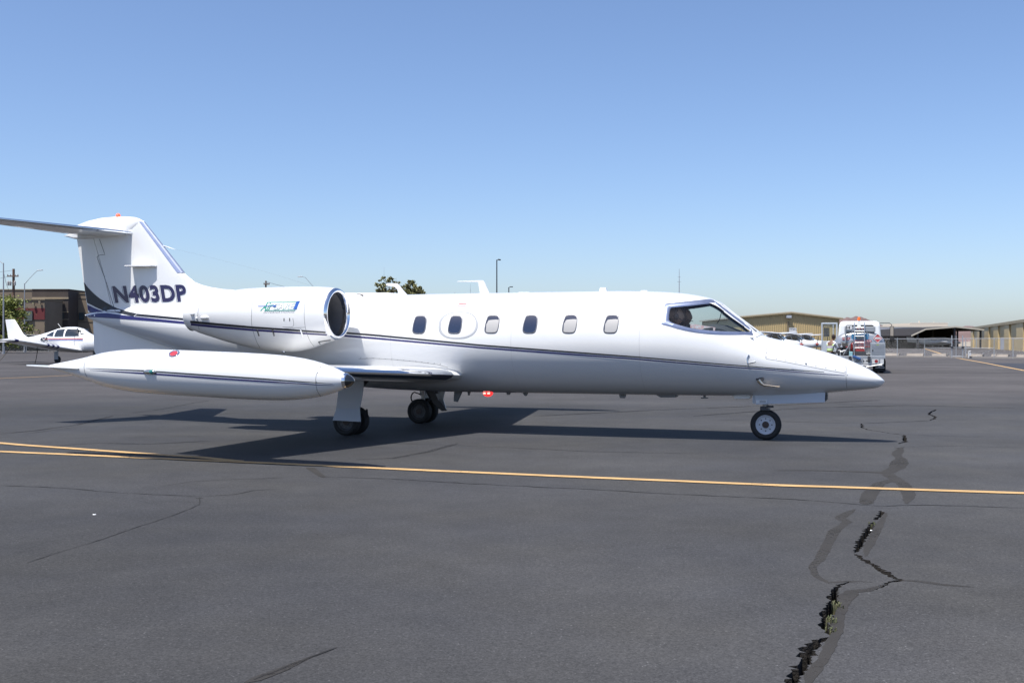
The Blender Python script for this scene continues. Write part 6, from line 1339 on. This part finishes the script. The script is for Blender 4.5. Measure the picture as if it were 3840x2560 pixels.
for s in (-1, 1):
    mf_ = tb('mud_flap', (s*.90, .55, .33), (.52, .02, .52), BLACK(), T); 
    for k, (w_, z) in enumerate(((.16, .50), (.34, .34), (.40, .25))): tb('flap_print', (s*.90+(.08 if k == 0 else 0), .535, z), (w_, .006, .035), WHT, mf_)
    for y in (1.2, 5.9):
        for dx in ((0, -.26) if y < 3 else (0,)):
            mb = MB(); x = s*(.98+dx*1.0); mb.lathe([(-.11,.02),(-.10,.22),(-.12,.26),(-.12,.36),(-.09,.42),(.09,.42),(.12,.36),(.12,.26),(.10,.22),(.11,.02)], (x, y, .42), 'x', 28); mb.build('wheel', BLACK(), T, smooth=True)
    mb = MB(); mb.prism([(y, z) for y, z in [(5.2,.75)]+[(5.9+.62*math.cos(a), .48+.62*math.sin(a)) for a in np.linspace(2.7, .4, 10)]+[(6.5,.9),(6.4,1.0),(5.9,1.22),(5.3,1.1)]], s*.85, s*1.16, 'x'); mb.build('front_fender', TW, T, bevel=.03)
    mb = MB(); mb.prism([(y, z) for y, z in [(1.2+.50*math.cos(a), .44+.50*math.sin(a)) for a in np.linspace(3.0, .14, 12)]+[(1.2+.54*math.cos(a), .44+.54*math.sin(a)) for a in np.linspace(.14, 3.0, 12)]], s*.70, s*1.14, 'x'); mb.build('rear_fender', BLACK(), T)
# ------------------------------------------------------------------ worker in a vest, back to the camera, leaning to the pump
WL = D(3111, V0, 50.6)-Vector((0, 0, CAMH))
Wk = empty('person', WL, TR-.55, label='worker in a lime-striped vest and dark trousers bending over the truck pump', cat='person')
J = {'pelvis': ((0, 0, .96), .135, .11), 'belly': ((0, .05, 1.10), .135, .105), 'chest': ((0, .14, 1.34), .165, .115), 'neck0': ((0, .22, 1.50), .06, .06), 'neck': ((0, .27, 1.56), .055, .055)}
B = [('pelvis', 'belly'), ('belly', 'chest'), ('chest', 'neck0'), ('neck0', 'neck')]
for s in (-1, 1):
    arm_chain(J, B, s, (s*.20, .15, 1.40), (s*.27, .28, 1.14), (s*.20, .50, 1.10), (-.1*s, 1, -.05)); k = 'L' if s < 0 else 'R'
    J[k+'hip'] = ((s*.095, 0, .90), .09, .09); J[k+'kn'] = ((s*.12, .05, .50), .062, .062); J[k+'an'] = ((s*.13, -.02, .10), .042, .042); J[k+'toe'] = ((s*.15, .16, .045), .045, .035)
    B += [('pelvis', k+'hip'), (k+'hip', k+'kn'), (k+'kn', k+'an'), (k+'an', k+'toe')]
put('body', skin_mesh(J, B, 'body', 2), SKIN2, Wk)
head_mb((0, .33, 1.67), .105, -.25, -.35).build('head', SKIN2, Wk, smooth=True, angle=80)
def cloth(name, keys, k, m, sub=2):
    Js = {q: (J[q][0], J[q][1]*k, J[q][2]*k) for q in keys}; return put(name, skin_mesh(Js, [b for b in B if b[0] in Js and b[1] in Js], name, sub), m, Wk)
cloth('shirt', ['chest', 'belly', 'pelvis', 'neck0', 'Lsh', 'Rsh', 'Lel', 'Rel'], 1.10, mat('white_shirt', (.66,.66,.68), .85))
cloth('trousers', ['pelvis', 'Lhip', 'Rhip', 'Lkn', 'Rkn', 'Lan', 'Ran'], 1.16, mat('navy_trousers', (.015,.018,.03), .85))
def vest_mat():
    m = bpy.data.materials.new('hi_vis_vest'); m.use_nodes = True; t = m.node_tree; L = t.links; b = t.nodes['Principled BSDF']; b.inputs['Roughness'].default_value = .8
    tc = t.nodes.new('ShaderNodeTexCoord'); sp = t.nodes.new('ShaderNodeSeparateXYZ'); L.new(tc.outputs['Object'], sp.inputs[0])
    cr = t.nodes.new('ShaderNodeValToRGB'); mr = t.nodes.new('ShaderNodeMapRange'); mr.inputs[1].default_value = .95; mr.inputs[2].default_value = 1.5; L.new(sp.outputs['Z'], mr.inputs[0]); L.new(mr.outputs[0], cr.inputs[0])
    cr.color_ramp.interpolation = 'CONSTANT'; e = cr.color_ramp.elements; lime, grey, sil = (.38,.62,.04,1), (.30,.30,.32,1), (.5,.5,.5,1)
    e[0].position = 0; e[0].color = grey; e[1].position = .16; e[1].color = lime
    for p, c in ((.22, sil), (.27, lime), (.33, grey), (.62, lime), (.68, sil), (.73, lime), (.79, grey)): q = e.new(p); q.color = c
    L.new(cr.outputs[0], b.inputs['Base Color']); return m
cloth('vest', ['chest', 'belly', 'pelvis', 'Lsh', 'Rsh'], 1.2, vest_mat())
mb = MB()
for s in (-1, 1): fingers(mb, (s*.20, .50, 1.10), (-.1*s, 1, -.05), -s)
mb.build('fingers', SKIN2, Wk, smooth=True)
for s in (-1, 1): mb = MB(); mb.ball((s*.145, .09, .05), (.055, .15, .055), 12, 8); mb.build('shoe', BLACK(), Wk, smooth=True)
mb = MB(); mb.ball((0, .315, 1.70), (.085, .10, .10), 14, 8); mb.build('hair', mat('cropped_hair', (.03,.02,.017), .8), Wk, smooth=True)
